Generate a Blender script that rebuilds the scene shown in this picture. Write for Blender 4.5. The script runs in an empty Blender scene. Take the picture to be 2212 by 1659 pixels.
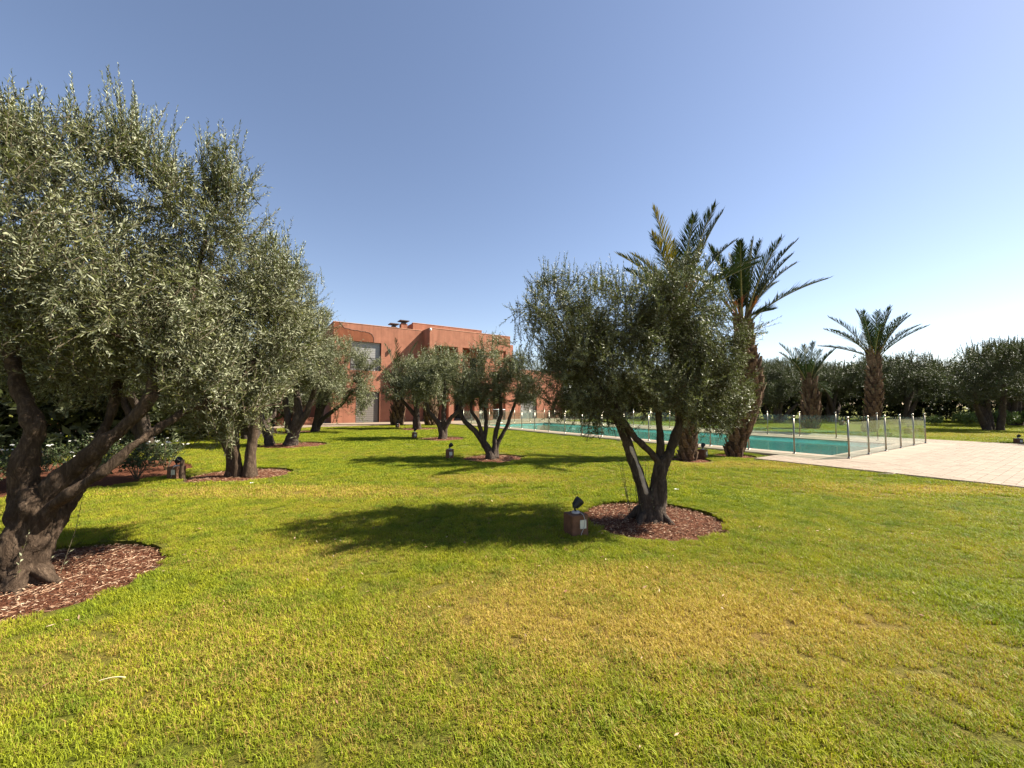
import bpy, math, random
import numpy as np
from mathutils import Vector, Matrix
from mathutils.geometry import delaunay_2d_cdt
from mathutils import noise as mnoise

R = math.radians
S = bpy.context.scene
COL = S.collection

# ------------------------------------------------------------------ camera, sky, sun, exposure
CAM_H = 1.6
cam = bpy.data.cameras.new("camera")
cam.sensor_width = 36.0
cam.lens = 36.0 * 860.0 / 2212.0
cam.clip_start = 0.05
cam.clip_end = 3000
cam_o = bpy.data.objects.new("camera", cam)
COL.objects.link(cam_o)
cam_o.location = (0, 0, CAM_H)
cam_o.rotation_euler = (R(90 + 2.96), 0, 0)
S.camera = cam_o

SUN_EL, SUN_AZ = 45.0, 9.0          # azimuth: degrees from +X towards +Y
w = bpy.data.worlds.new("World")
S.world = w
w.use_nodes = True
nt = w.node_tree
sky = nt.nodes.new("ShaderNodeTexSky")
sky.sky_type = 'NISHITA'
sky.sun_disc = False
sky.sun_elevation = R(SUN_EL)
sky.sun_rotation = R(90 - SUN_AZ)
sky.altitude = 450
sky.air_density = 1.0
sky.dust_density = 0.35
sky.ozone_density = 3.0
bg = nt.nodes["Background"]
bg.inputs["Strength"].default_value = 0.061
tint = nt.nodes.new("ShaderNodeMix")
tint.data_type = 'RGBA'; tint.blend_type = 'MULTIPLY'
tint.inputs[0].default_value = 1.0
tint.inputs[7].default_value = (1.19, 1.0, 0.91, 1)      # dusty, slightly lavender air, the same everywhere
nt.links.new(sky.outputs[0], tint.inputs[6])
nt.links.new(tint.outputs[2], bg.inputs["Color"])

sun = bpy.data.lights.new("sun", 'SUN')
sun.energy = 5.0
sun.angle = R(0.53)
sun.color = (1.0, 0.93, 0.80)
sun_o = bpy.data.objects.new("sun", sun)
COL.objects.link(sun_o)
sd = Vector((math.cos(R(SUN_EL)) * math.cos(R(SUN_AZ)), math.cos(R(SUN_EL)) * math.sin(R(SUN_AZ)), math.sin(R(SUN_EL))))
sun_o.rotation_euler = sd.to_track_quat('Z', 'Y').to_euler()
sun_o.location = (30, 5, 30)

S.view_settings.view_transform = 'Standard'
S.view_settings.look = 'None'
S.view_settings.exposure = 1.75
S.view_settings.gamma = 1.0
S.render.engine = 'CYCLES'
S.cycles.max_bounces = 8
S.cycles.transparent_max_bounces = 24
S.cycles.use_denoising = True

rng = np.random.default_rng(7)
random.seed(7)

# ------------------------------------------------------------------ materials
def new_mat(name):
    m = bpy.data.materials.new(name)
    m.use_nodes = True
    t = m.node_tree
    b = t.nodes["Principled BSDF"]
    return m, t, b

def N(t, kind, **kw):
    n = t.nodes.new(kind)
    for k, v in kw.items():
        setattr(n, k, v)
    return n

def L(t, a, b):
    t.links.new(a, b)

def noise(t, scale, detail=4, rough=0.55, vec=None, dist=0.0):
    n = N(t, "ShaderNodeTexNoise")
    n.inputs["Scale"].default_value = scale
    n.inputs["Detail"].default_value = detail
    n.inputs["Roughness"].default_value = rough
    n.inputs["Distortion"].default_value = dist
    if vec is not None:
        L(t, vec, n.inputs["Vector"])
    return n

def ramp(t, fac, stops):
    r = N(t, "ShaderNodeValToRGB")
    e = r.color_ramp.elements
    while len(e) < len(stops):
        e.new(0.5)
    for i, (p, c) in enumerate(stops):
        e[i].position = p
        e[i].color = (c[0], c[1], c[2], 1) if len(c) == 3 else c
    L(t, fac, r.inputs[0])
    return r

def mixc(t, fac, a, b, mode='MIX'):
    n = N(t, "ShaderNodeMix", data_type='RGBA', blend_type=mode)
    for sock, v in ((n.inputs[0], fac), (n.inputs[6], a), (n.inputs[7], b)):
        if hasattr(v, "links"):
            L(t, v, sock)
        elif isinstance(v, (int, float)):
            sock.default_value = v
        else:
            sock.default_value = (*v, 1)
    return n.outputs[2]

def math_n(t, op, a, b=None, clamp=False):
    n = N(t, "ShaderNodeMath", operation=op, use_clamp=clamp)
    for i, v in enumerate((a, b)):
        if v is None:
            continue
        if hasattr(v, "links"):
            L(t, v, n.inputs[i])
        else:
            n.inputs[i].default_value = v
    return n.outputs[0]

def bump(t, b, h, strength=0.4, dist=0.02):
    n = N(t, "ShaderNodeBump")
    n.inputs["Strength"].default_value = strength
    n.inputs["Distance"].default_value = dist
    L(t, h, n.inputs["Height"])
    L(t, n.outputs[0], b.inputs["Normal"])

def geo_pos(t):
    return N(t, "ShaderNodeNewGeometry").outputs["Position"]

def obj_co(t):
    return N(t, "ShaderNodeTexCoord").outputs["Object"]

def simple(name, col, rough=0.6, metal=0.0, var=0.12, scale=8.0, bmp=0.0, spec=0.5):
    m, t, b = new_mat(name)
    n = noise(t, scale, 5, 0.6, obj_co(t))
    c0 = [max(0, c * (1 - var)) for c in col]
    c1 = [min(1, c * (1 + var)) for c in col]
    r = ramp(t, n.outputs[0], [(0.3, c0), (0.7, c1)])
    L(t, r.outputs[0], b.inputs["Base Color"])
    b.inputs["Roughness"].default_value = rough
    b.inputs["Metallic"].default_value = metal
    b.inputs["Specular IOR Level"].default_value = spec
    if bmp:
        bump(t, b, n.outputs[0], bmp, 0.01)
    return m

MAT = {}

def leaf_mat(name, top, under, yellow=(0.16, 0.15, 0.03), trans=0.14, rough=0.5, spec=0.22):
    m, t, b = new_mat(name)
    at = N(t, "ShaderNodeAttribute", attribute_name="r")
    g = N(t, "ShaderNodeNewGeometry")
    dark = [c * 0.6 for c in top]
    lite = [min(1, c * 1.45) for c in top]
    r1 = ramp(t, at.outputs["Fac"], [(0.0, dark), (0.55, top), (0.93, lite), (1.0, yellow)])
    r2 = ramp(t, at.outputs["Fac"], [(0.0, [c * 0.7 for c in under]), (1.0, [min(1, c * 1.2) for c in under])])
    c = mixc(t, g.outputs["Backfacing"], r1.outputs[0], r2.outputs[0])
    L(t, c, b.inputs["Base Color"])
    b.inputs["Roughness"].default_value = rough
    b.inputs["Specular IOR Level"].default_value = spec
    tr = N(t, "ShaderNodeBsdfTranslucent")
    tc = mixc(t, 1.0, c, (1.0, 1.25, 0.55), 'MULTIPLY')
    L(t, tc, tr.inputs["Color"])
    mx = N(t, "ShaderNodeMixShader")
    mx.inputs[0].default_value = trans
    L(t, b.outputs[0], mx.inputs[1])
    L(t, tr.outputs[0], mx.inputs[2])
    L(t, mx.outputs[0], t.nodes["Material Output"].inputs["Surface"])
    return m

MAT["olive_leaf"] = leaf_mat("olive_leaf", (0.078, 0.083, 0.022), (0.20, 0.205, 0.11))
MAT["olive_leaf_silver"] = leaf_mat("olive_leaf_silver", (0.115, 0.128, 0.05), (0.33, 0.35, 0.24))
MAT["olive_leaf_bright"] = leaf_mat("olive_leaf_bright", (0.118, 0.121, 0.046), (0.24, 0.245, 0.15))
MAT["olive_leaf_dark"] = leaf_mat("olive_leaf_dark", (0.040, 0.048, 0.013), (0.10, 0.11, 0.055))
MAT["palm_leaf"] = leaf_mat("palm_leaf", (0.022, 0.033, 0.012), (0.03, 0.042, 0.018), (0.30, 0.20, 0.03), 0.15, 0.7, 0.12)
MAT["palm_leaf_yellow"] = leaf_mat("palm_leaf_yellow", (0.17, 0.12, 0.018), (0.2, 0.15, 0.03), (0.35, 0.2, 0.02), 0.2, 0.4)
MAT["rose_leaf"] = leaf_mat("rose_leaf", (0.035, 0.055, 0.016), (0.06, 0.08, 0.03))
MAT["shrub_leaf"] = leaf_mat("shrub_leaf", (0.13, 0.17, 0.03), (0.15, 0.2, 0.06))

def bark_mat(name, c0, c1, c2, sx=14.0):
    m, t, b = new_mat(name)
    co = obj_co(t)
    mp = N(t, "ShaderNodeMapping")
    mp.inputs["Scale"].default_value = (1, 1, 0.30)
    L(t, co, mp.inputs[0])
    n1 = noise(t, sx, 10, 0.72, mp.outputs[0], 1.4)
    n3 = noise(t, sx * 3.2, 8, 0.75, mp.outputs[0], 0.8)
    n2 = noise(t, 2.2, 4, 0.6, co)
    hsum = math_n(t, 'ADD', math_n(t, 'MULTIPLY', n1.outputs[0], 0.6), math_n(t, 'MULTIPLY', n3.outputs[0], 0.4))
    r = ramp(t, hsum, [(0.36, c0), (0.5, c1), (0.64, c2)])
    c = mixc(t, math_n(t, 'MULTIPLY', n2.outputs[0], 0.5), r.outputs[0], c1)
    L(t, c, b.inputs["Base Color"])
    b.inputs["Roughness"].default_value = 0.9
    b.inputs["Specular IOR Level"].default_value = 0.15
    bump(t, b, hsum, 1.0, 0.06)
    return m

MAT["bark"] = bark_mat("olive_bark", (0.025, 0.016, 0.010), (0.066, 0.043, 0.028), (0.20, 0.14, 0.095))
MAT["bark_dark"] = bark_mat("olive_bark_dark", (0.02, 0.015, 0.011), (0.064, 0.047, 0.036), (0.15, 0.115, 0.088))
MAT["twig"] = simple("twig_bark", (0.10, 0.08, 0.05), 0.85, spec=0.2)
MAT["palm_core"] = simple("palm_core", (0.06, 0.036, 0.02), 0.95, var=0.4, scale=20, bmp=0.6, spec=0.1)
def stub_mat():
    m, t, b = new_mat("palm_leaf_base")
    oi = N(t, "ShaderNodeObjectInfo")
    n = noise(t, 16, 6, 0.65, obj_co(t))
    r = ramp(t, n.outputs[0], [(0.28, (0.045, 0.028, 0.018)), (0.55, (0.15, 0.10, 0.065)), (0.8, (0.30, 0.215, 0.145))])
    r2 = ramp(t, oi.outputs["Random"], [(0.0, (0.5, 0.46, 0.42)), (1.0, (1.2, 1.12, 1.05))])
    c = mixc(t, 1.0, r.outputs[0], r2.outputs[0], 'MULTIPLY')
    L(t, c, b.inputs["Base Color"])
    b.inputs["Roughness"].default_value = 0.9
    b.inputs["Specular IOR Level"].default_value = 0.15
    bump(t, b, n.outputs[0], 0.6, 0.02)
    return m
MAT["stub"] = stub_mat()
MAT["rachis"] = simple("palm_rachis", (0.17, 0.15, 0.05), 0.5)
MAT["fruit"] = simple("date_fruit_stalk", (0.42, 0.17, 0.03), 0.6, var=0.3)
MAT["fruit_pink"] = simple("date_fruit", (0.34, 0.11, 0.05), 0.5, var=0.4, scale=30)

# dry patches of the lawn: places worn by drought, in world metres (x, y, radius x, radius y, amount)
DRY = [(1.1, 3.35, 2.1, 0.8, 0.62), (2.1, 2.7, 1.4, 0.7, 0.42), (-0.4, 2.6, 1.5, .7, .22), (-4.2, 7.4, 3.4, 0.6, 0.45), (-0.4, 8.7, 1.6, 0.7, 0.42),
       (6.2, 10.6, 2.3, 0.7, 0.5), (4.6, 4.4, 1.3, .7, 0.15), (8.6, 7.6, 1.6, 0.5, 0.5), (-2.4, 2.6, 1.0, 0.8, 0.3), (-2.2, 4.2, 1.3, .5, .2), (24, 21, 9, 1.5, .35),
       (6.4, 7.5, 2.2, 0.8, 0.3), (-1.0, 10.1, 1.5, .4, .2)]
GREENZ = [(-3.0, 10.8, 4.5, 1.6, 0.35), (-3.1, 3.4, 0.7, 0.5, 0.3), (-2.6, 1.9, 1.0, .4, .25), (3.6, 7.0, 2.2, .9, .3), (4.5, 3.0, 1.5, .8, .2), (-4, 20, 9, 6, .3)]

def dry_field(t, pos):
    n1 = noise(t, 0.55, 4, 0.6, pos)
    n2 = noise(t, 3.2, 4, 0.65, pos)
    n4 = noise(t, 9.0, 4, 0.7, pos)
    acc = math_n(t, 'ADD', math_n(t, 'MULTIPLY', n1.outputs[0], 0.8), math_n(t, 'MULTIPLY', n2.outputs[0], 1.0))
    acc = math_n(t, 'ADD', acc, math_n(t, 'MULTIPLY', n4.outputs[0], 0.9))
    acc = math_n(t, 'SUBTRACT', acc, 1.17)
    sx = N(t, "ShaderNodeSeparateXYZ")
    L(t, pos, sx.inputs[0])
    wob = math_n(t, 'MULTIPLY', math_n(t, 'SUBTRACT', n2.outputs[0], 0.5), 1.6)
    for sign, lst in ((1, DRY), (-1, GREENZ)):
        for (x, y, rx, ry, a) in lst:
            dx = math_n(t, 'MULTIPLY', math_n(t, 'SUBTRACT', sx.outputs[0], x), 1 / rx)
            dy = math_n(t, 'MULTIPLY', math_n(t, 'SUBTRACT', sx.outputs[1], y), 1 / ry)
            d2 = math_n(t, 'ADD', math_n(t, 'MULTIPLY', dx, dx), math_n(t, 'MULTIPLY', dy, dy))
            d2 = math_n(t, 'ADD', d2, wob)
            f = math_n(t, 'SUBTRACT', 1.3, d2, True)
            acc = math_n(t, 'ADD', acc, math_n(t, 'MULTIPLY', f, a * sign))
    return acc

def grass_mat():
    m, t, b = new_mat("grass_blade")
    pos = geo_pos(t)
    at = N(t, "ShaderNodeAttribute", attribute_name="r")
    at2 = N(t, "ShaderNodeAttribute", attribute_name="h")
    acc = dry_field(t, pos)
    d = math_n(t, 'SUBTRACT', acc, at.outputs["Fac"])
    dry = math_n(t, 'MULTIPLY', math_n(t, 'ADD', d, 0.12), 3.0, True)
    n3 = noise(t, 2.3, 4, 0.65, pos)
    green = ramp(t, n3.outputs[0], [(0.3, (0.092, 0.148, 0.010)), (0.5, (0.192, 0.220, 0.009)), (0.7, (0.295, 0.280, 0.012))])
    r1 = ramp(t, at.outputs["Fac"], [(0.0, (0.5, 0.53, 0.58)), (1.0, (1.4, 1.4, 1.3))])
    gr = mixc(t, 1.0, green.outputs[0], r1.outputs[0], 'MULTIPLY')
    dryc = ramp(t, at.outputs["Fac"], [(0.0, (0.18, 0.09, 0.032)), (0.25, (0.40, 0.25, 0.075)), (0.6, (0.52, 0.375, 0.09)), (1.0, (0.42, 0.34, 0.05))])
    c = mixc(t, dry, gr, dryc.outputs[0])
    nb = noise(t, 4.6, 5, 0.7, pos)
    spot = math_n(t, 'MULTIPLY', math_n(t, 'SUBTRACT', nb.outputs[0], 0.62, True), 7.0, True)
    c = mixc(t, math_n(t, 'MULTIPLY', spot, 0.75), c, (0.19, 0.105, 0.05))
    c = mixc(t, math_n(t, 'MULTIPLY', at2.outputs["Fac"], 0.12), c, (0.60, 0.55, 0.14))
    L(t, c, b.inputs["Base Color"])
    b.inputs["Roughness"].default_value = 0.5
    b.inputs["Specular IOR Level"].default_value = 0.12
    tr = N(t, "ShaderNodeBsdfTranslucent")
    L(t, mixc(t, 1.0, c, (1.1, 1.25, 0.5), 'MULTIPLY'), tr.inputs["Color"])
    mx = N(t, "ShaderNodeMixShader")
    mx.inputs[0].default_value = 0.3
    L(t, b.outputs[0], mx.inputs[1])
    L(t, tr.outputs[0], mx.inputs[2])
    L(t, mx.outputs[0], t.nodes["Material Output"].inputs["Surface"])
    return m
MAT["grass"] = grass_mat()

def lawn_mat():
    m, t, b = new_mat("lawn_thatch")
    pos = geo_pos(t)
    acc = math_n(t, 'MULTIPLY', dry_field(t, pos), 0.9, True)
    n = noise(t, 60, 6, 0.7, pos)
    g = ramp(t, n.outputs[0], [(0.3, (0.03, 0.035, 0.006)), (0.5, (0.085, 0.095, 0.01)), (0.72, (0.18, 0.19, 0.02))])
    d = ramp(t, n.outputs[0], [(0.3, (0.06, 0.034, 0.012)), (0.5, (0.16, 0.10, 0.028)), (0.72, (0.3, 0.22, 0.05))])
    L(t, mixc(t, acc, g.outputs[0], d.outputs[0]), b.inputs["Base Color"])
    b.inputs["Roughness"].default_value = 0.9
    b.inputs["Specular IOR Level"].default_value = 0.1
    bump(t, b, n.outputs[0], 1.0, 0.03)
    return m
MAT["lawn"] = lawn_mat()

def soil_mat(name, c0, c1, c2):
    m, t, b = new_mat(name)
    pos = geo_pos(t)
    n = noise(t, 26, 8, 0.75, pos)
    n2 = noise(t, 2.4, 3, 0.5, pos)
    r = ramp(t, n.outputs[0], [(0.3, c0), (0.52, c1), (0.75, c2)])
    c = mixc(t, math_n(t, 'MULTIPLY', n2.outputs[0], 0.45), r.outputs[0], c0)
    L(t, c, b.inputs["Base Color"])
    b.inputs["Roughness"].default_value = 0.95
    b.inputs["Specular IOR Level"].default_value = 0.1
    bump(t, b, n.outputs[0], 1.0, 0.04)
    return m
MAT["soil"] = soil_mat("red_soil", (0.058, 0.021, 0.011), (0.125, 0.046, 0.024), (0.21, 0.095, 0.052))

def chip_mat():
    m, t, b = new_mat("mulch_chip")
    at = N(t, "ShaderNodeAttribute", attribute_name="r")
    r = ramp(t, at.outputs["Fac"], [(0.0, (0.065, 0.026, 0.014)), (0.35, (0.14, 0.062, 0.034)), (0.65, (0.25, 0.14, 0.08)), (0.9, (0.38, 0.26, 0.17)), (1.0, (0.5, 0.39, 0.27))])
    L(t, r.outputs[0], b.inputs["Base Color"])
    b.inputs["Roughness"].default_value = 0.85
    b.inputs["Specular IOR Level"].default_value = 0.2
    return m
MAT["chip"] = chip_mat()

def paver_mat(name, k=1.0):
    m, t, b = new_mat(name)
    pos = geo_pos(t)
    oi = N(t, "ShaderNodeObjectInfo")
    at = N(t, "ShaderNodeAttribute", attribute_name="r")
    rnd = math_n(t, 'FRACT', math_n(t, 'ADD', at.outputs["Fac"], oi.outputs["Random"]))
    n = noise(t, 14, 7, 0.7, pos)
    n2 = noise(t, 0.7, 3, 0.5, pos)
    k = k * 0.38
    r = ramp(t, n.outputs[0], [(0.3, (0.54 * k, 0.405 * k, 0.285 * k)), (0.6, (0.64 * k, 0.495 * k, 0.36 * k)), (0.8, (0.70 * k, 0.555 * k, 0.415 * k))])
    r2 = ramp(t, rnd, [(0.0, (0.86, 0.85, 0.84)), (1.0, (1.05, 1.05, 1.05))])
    c = mixc(t, 1.0, r.outputs[0], r2.outputs[0], 'MULTIPLY')
    c = mixc(t, math_n(t, 'MULTIPLY', n2.outputs[0], 0.25), c, (0.21, 0.162, 0.118))
    L(t, c, b.inputs["Base Color"])
    b.inputs["Roughness"].default_value = 0.75
    b.inputs["Specular IOR Level"].default_value = 0.25
    bump(t, b, n.outputs[0], 0.25, 0.006)
    return m
MAT["paver"] = paver_mat("travertine_paver")
MAT["coping"] = paver_mat("limestone_coping", 1.06)
MAT["joint"] = simple("paving_joint", (0.34, 0.26, 0.19), 0.95, var=0.2, scale=5, spec=0.1)

def plaster_mat(name, base):
    m, t, b = new_mat(name)
    pos = geo_pos(t)
    n = noise(t, 1.3, 6, 0.65, pos, 0.5)
    n2 = noise(t, 22, 6, 0.7, pos)
    mp = N(t, "ShaderNodeMapping")
    mp.inputs["Scale"].default_value = (1.6, 1.6, 0.12)
    L(t, pos, mp.inputs[0])
    n3 = noise(t, 2.0, 4, 0.6, mp.outputs[0])
    c0 = [c * 0.78 for c in base]
    c1 = [min(1, c * 1.16) for c in base]
    r = ramp(t, n.outputs[0], [(0.3, c0), (0.5, base), (0.72, c1)])
    c = mixc(t, math_n(t, 'MULTIPLY', n2.outputs[0], 0.25), r.outputs[0], c0)
    c = mixc(t, math_n(t, 'MULTIPLY', math_n(t, 'SUBTRACT', n3.outputs[0], 0.42, True), 2.2), c, [q * 0.62 for q in base])
    L(t, c, b.inputs["Base Color"])
    b.inputs["Roughness"].default_value = 0.9
    b.inputs["Specular IOR Level"].default_value = 0.15
    bump(t, b, n2.outputs[0], 0.5, 0.02)
    return m
MAT["plaster"] = plaster_mat("red_earth_plaster", (0.335, 0.142, 0.088))
MAT["plaster_lit_top"] = plaster_mat("sunlit_parapet_plaster", (0.40, 0.21, 0.135))  # lighter than the walls: sunlight on the parapet top painted into the colour
MAT["plaster_dark"] = plaster_mat("old_plaster", (0.21, 0.073, 0.036))
MAT["shutter"] = simple("grey_shutter", (0.27, 0.26, 0.245), 0.55, var=0.06)
MAT["shutter_dim"] = simple("taupe_shutter", (0.17, 0.15, 0.13), 0.55, var=0.06)
MAT["iron"] = simple("dark_iron", (0.05, 0.042, 0.04), 0.5, metal=0.4)
MAT["wood"] = simple("orange_wood", (0.36, 0.12, 0.045), 0.55, var=0.25, scale=12)
MAT["white"] = simple("white_paint", (0.8, 0.8, 0.78), 0.35, var=0.03)
MAT["chimney"] = simple("brown_chimney", (0.085, 0.05, 0.035), 0.8, var=0.3)
MAT["steel"] = simple("stainless_steel", (0.27, 0.245, 0.195), 0.33, metal=1.0, var=0.06, scale=30)
MAT["steel_dark"] = simple("weathered_steel", (0.27, 0.24, 0.20), 0.32, metal=1.0, var=0.12, scale=20)
MAT["black"] = simple("black_metal", (0.018, 0.017, 0.018), 0.5, var=0.2)
MAT["grey_cable"] = simple("grey_cable", (0.35, 0.33, 0.30), 0.6)
MAT["grey_base"] = simple("grey_cast_metal", (0.36, 0.34, 0.33), 0.5, var=0.15, scale=40)
MAT["plate"] = simple("ivory_plate", (0.62, 0.60, 0.50), 0.5, var=0.06, scale=20)
MAT["box"] = simple("terracotta_box", (0.135, 0.066, 0.038), 0.8, var=0.35, scale=9, bmp=0.3, spec=0.2)
MAT["petal"] = simple("white_petal", (0.75, 0.74, 0.68), 0.6, var=0.08, scale=40)
MAT["petal_yellow"] = simple("yellow_petal", (0.75, 0.62, 0.16), 0.6, var=0.1, scale=40)
MAT["straw"] = simple("dry_straw", (0.66, 0.55, 0.30), 0.7, var=0.15, scale=40)
MAT["deadwood"] = simple("bleached_wood", (0.42, 0.34, 0.27), 0.85, var=0.35, scale=12, bmp=0.4, spec=0.15)
MAT["glass_dark"] = simple("dark_window_glass", (0.012, 0.011, 0.010), 0.25, var=0.1, spec=0.2)

def clear_glass(name, tint, ior, dust, rough=0.0, wave=0.0):
    m, t, b = new_mat(name)
    fr = N(t, "ShaderNodeFresnel")
    gb = N(t, "ShaderNodeNewGeometry").outputs["Backfacing"]
    L(t, math_n(t, 'ADD', ior, math_n(t, 'MULTIPLY', gb, 1.0 / ior - ior)), fr.inputs["IOR"])
    tp = N(t, "ShaderNodeBsdfTransparent")
    tp.inputs["Color"].default_value = (*tint, 1)
    gl = N(t, "ShaderNodeBsdfGlossy")
    gl.inputs["Roughness"].default_value = rough
    mx = N(t, "ShaderNodeMixShader")
    L(t, fr.outputs[0], mx.inputs[0])
    L(t, tp.outputs[0], mx.inputs[1])
    L(t, gl.outputs[0], mx.inputs[2])
    out = mx.outputs[0]
    pos = geo_pos(t)
    if wave:
        mp = N(t, "ShaderNodeMapping")
        mp.inputs["Scale"].default_value = (1.0, 0.7, 1)
        L(t, pos, mp.inputs[0])
        n = noise(t, 3.0, 3, 0.5, mp.outputs[0], 0.4)
        bp = N(t, "ShaderNodeBump")
        bp.inputs["Strength"].default_value = wave
        bp.inputs["Distance"].default_value = 0.03
        L(t, n.outputs[0], bp.inputs["Height"])
        L(t, bp.outputs[0], fr.inputs["Normal"])
        L(t, bp.outputs[0], gl.inputs["Normal"])
    if dust:
        n = noise(t, 1.7, 5, 0.6, pos, 0.8)
        df = N(t, "ShaderNodeBsdfDiffuse")
        df.inputs["Color"].default_value = (0.65, 0.66, 0.62, 1)
        m2 = N(t, "ShaderNodeMixShader")
        f = math_n(t, 'MULTIPLY', math_n(t, 'SUBTRACT', n.outputs[0], 0.35, True), dust)
        L(t, f, m2.inputs[0])
        L(t, out, m2.inputs[1])
        L(t, df.outputs[0], m2.inputs[2])
        out = m2.outputs[0]
    L(t, out, t.nodes["Material Output"].inputs["Surface"])
    return m
MAT["fence_glass"] = clear_glass("fence_glass", (0.90, 0.95, 0.92), 1.5, 0.16)
MAT["water"] = clear_glass("pool_water", (0.86, 0.98, 0.96), 1.33, 0.0, 0.01, 0.10)

def pool_mat():
    m, t, b = new_mat("pool_mosaic")
    pos = geo_pos(t)
    br = N(t, "ShaderNodeTexVoronoi", feature='F1')
    br.inputs["Scale"].default_value = 18
    L(t, pos, br.inputs["Vector"])
    r = ramp(t, br.outputs["Color"], [(0.0, (0.19, 0.50, 0.48)), (1.0, (0.28, 0.63, 0.60))])
    L(t, r.outputs[0], b.inputs["Base Color"])
    b.inputs["Roughness"].default_value = 0.5
    return m
MAT["pool"] = pool_mat()
MAT["pool_step"] = simple("pool_step_tile", (0.36, 0.68, 0.66), 0.5, var=0.05)

# ------------------------------------------------------------------ mesh helpers
def tag(o, label=None, cat=None, group=None, kind=None):
    if label: o["label"] = label
    if cat: o["category"] = cat
    if group: o["group"] = group
    if kind: o["kind"] = kind
    return o

def link(name, me, mats, parent=None):
    o = bpy.data.objects.new(name, me)
    if me is not None and not me.materials:
        for m in (mats if isinstance(mats, (list, tuple)) else [mats]):
            me.materials.append(m)
    COL.objects.link(o)
    if parent is not None:
        o.parent = parent
    return o

def empty(name, loc=(0, 0, 0), rz=0.0):
    o = bpy.data.objects.new(name, None)
    COL.objects.link(o)
    o.location = loc
    o.rotation_euler = (0, 0, rz)
    o.empty_display_size = 0.2
    return o

def copy_tree(o, parent=None):
    c = o.copy()
    COL.objects.link(c)
    c.parent = parent
    for ch in list(o.children):
        copy_tree(ch, c)
    return c

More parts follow.
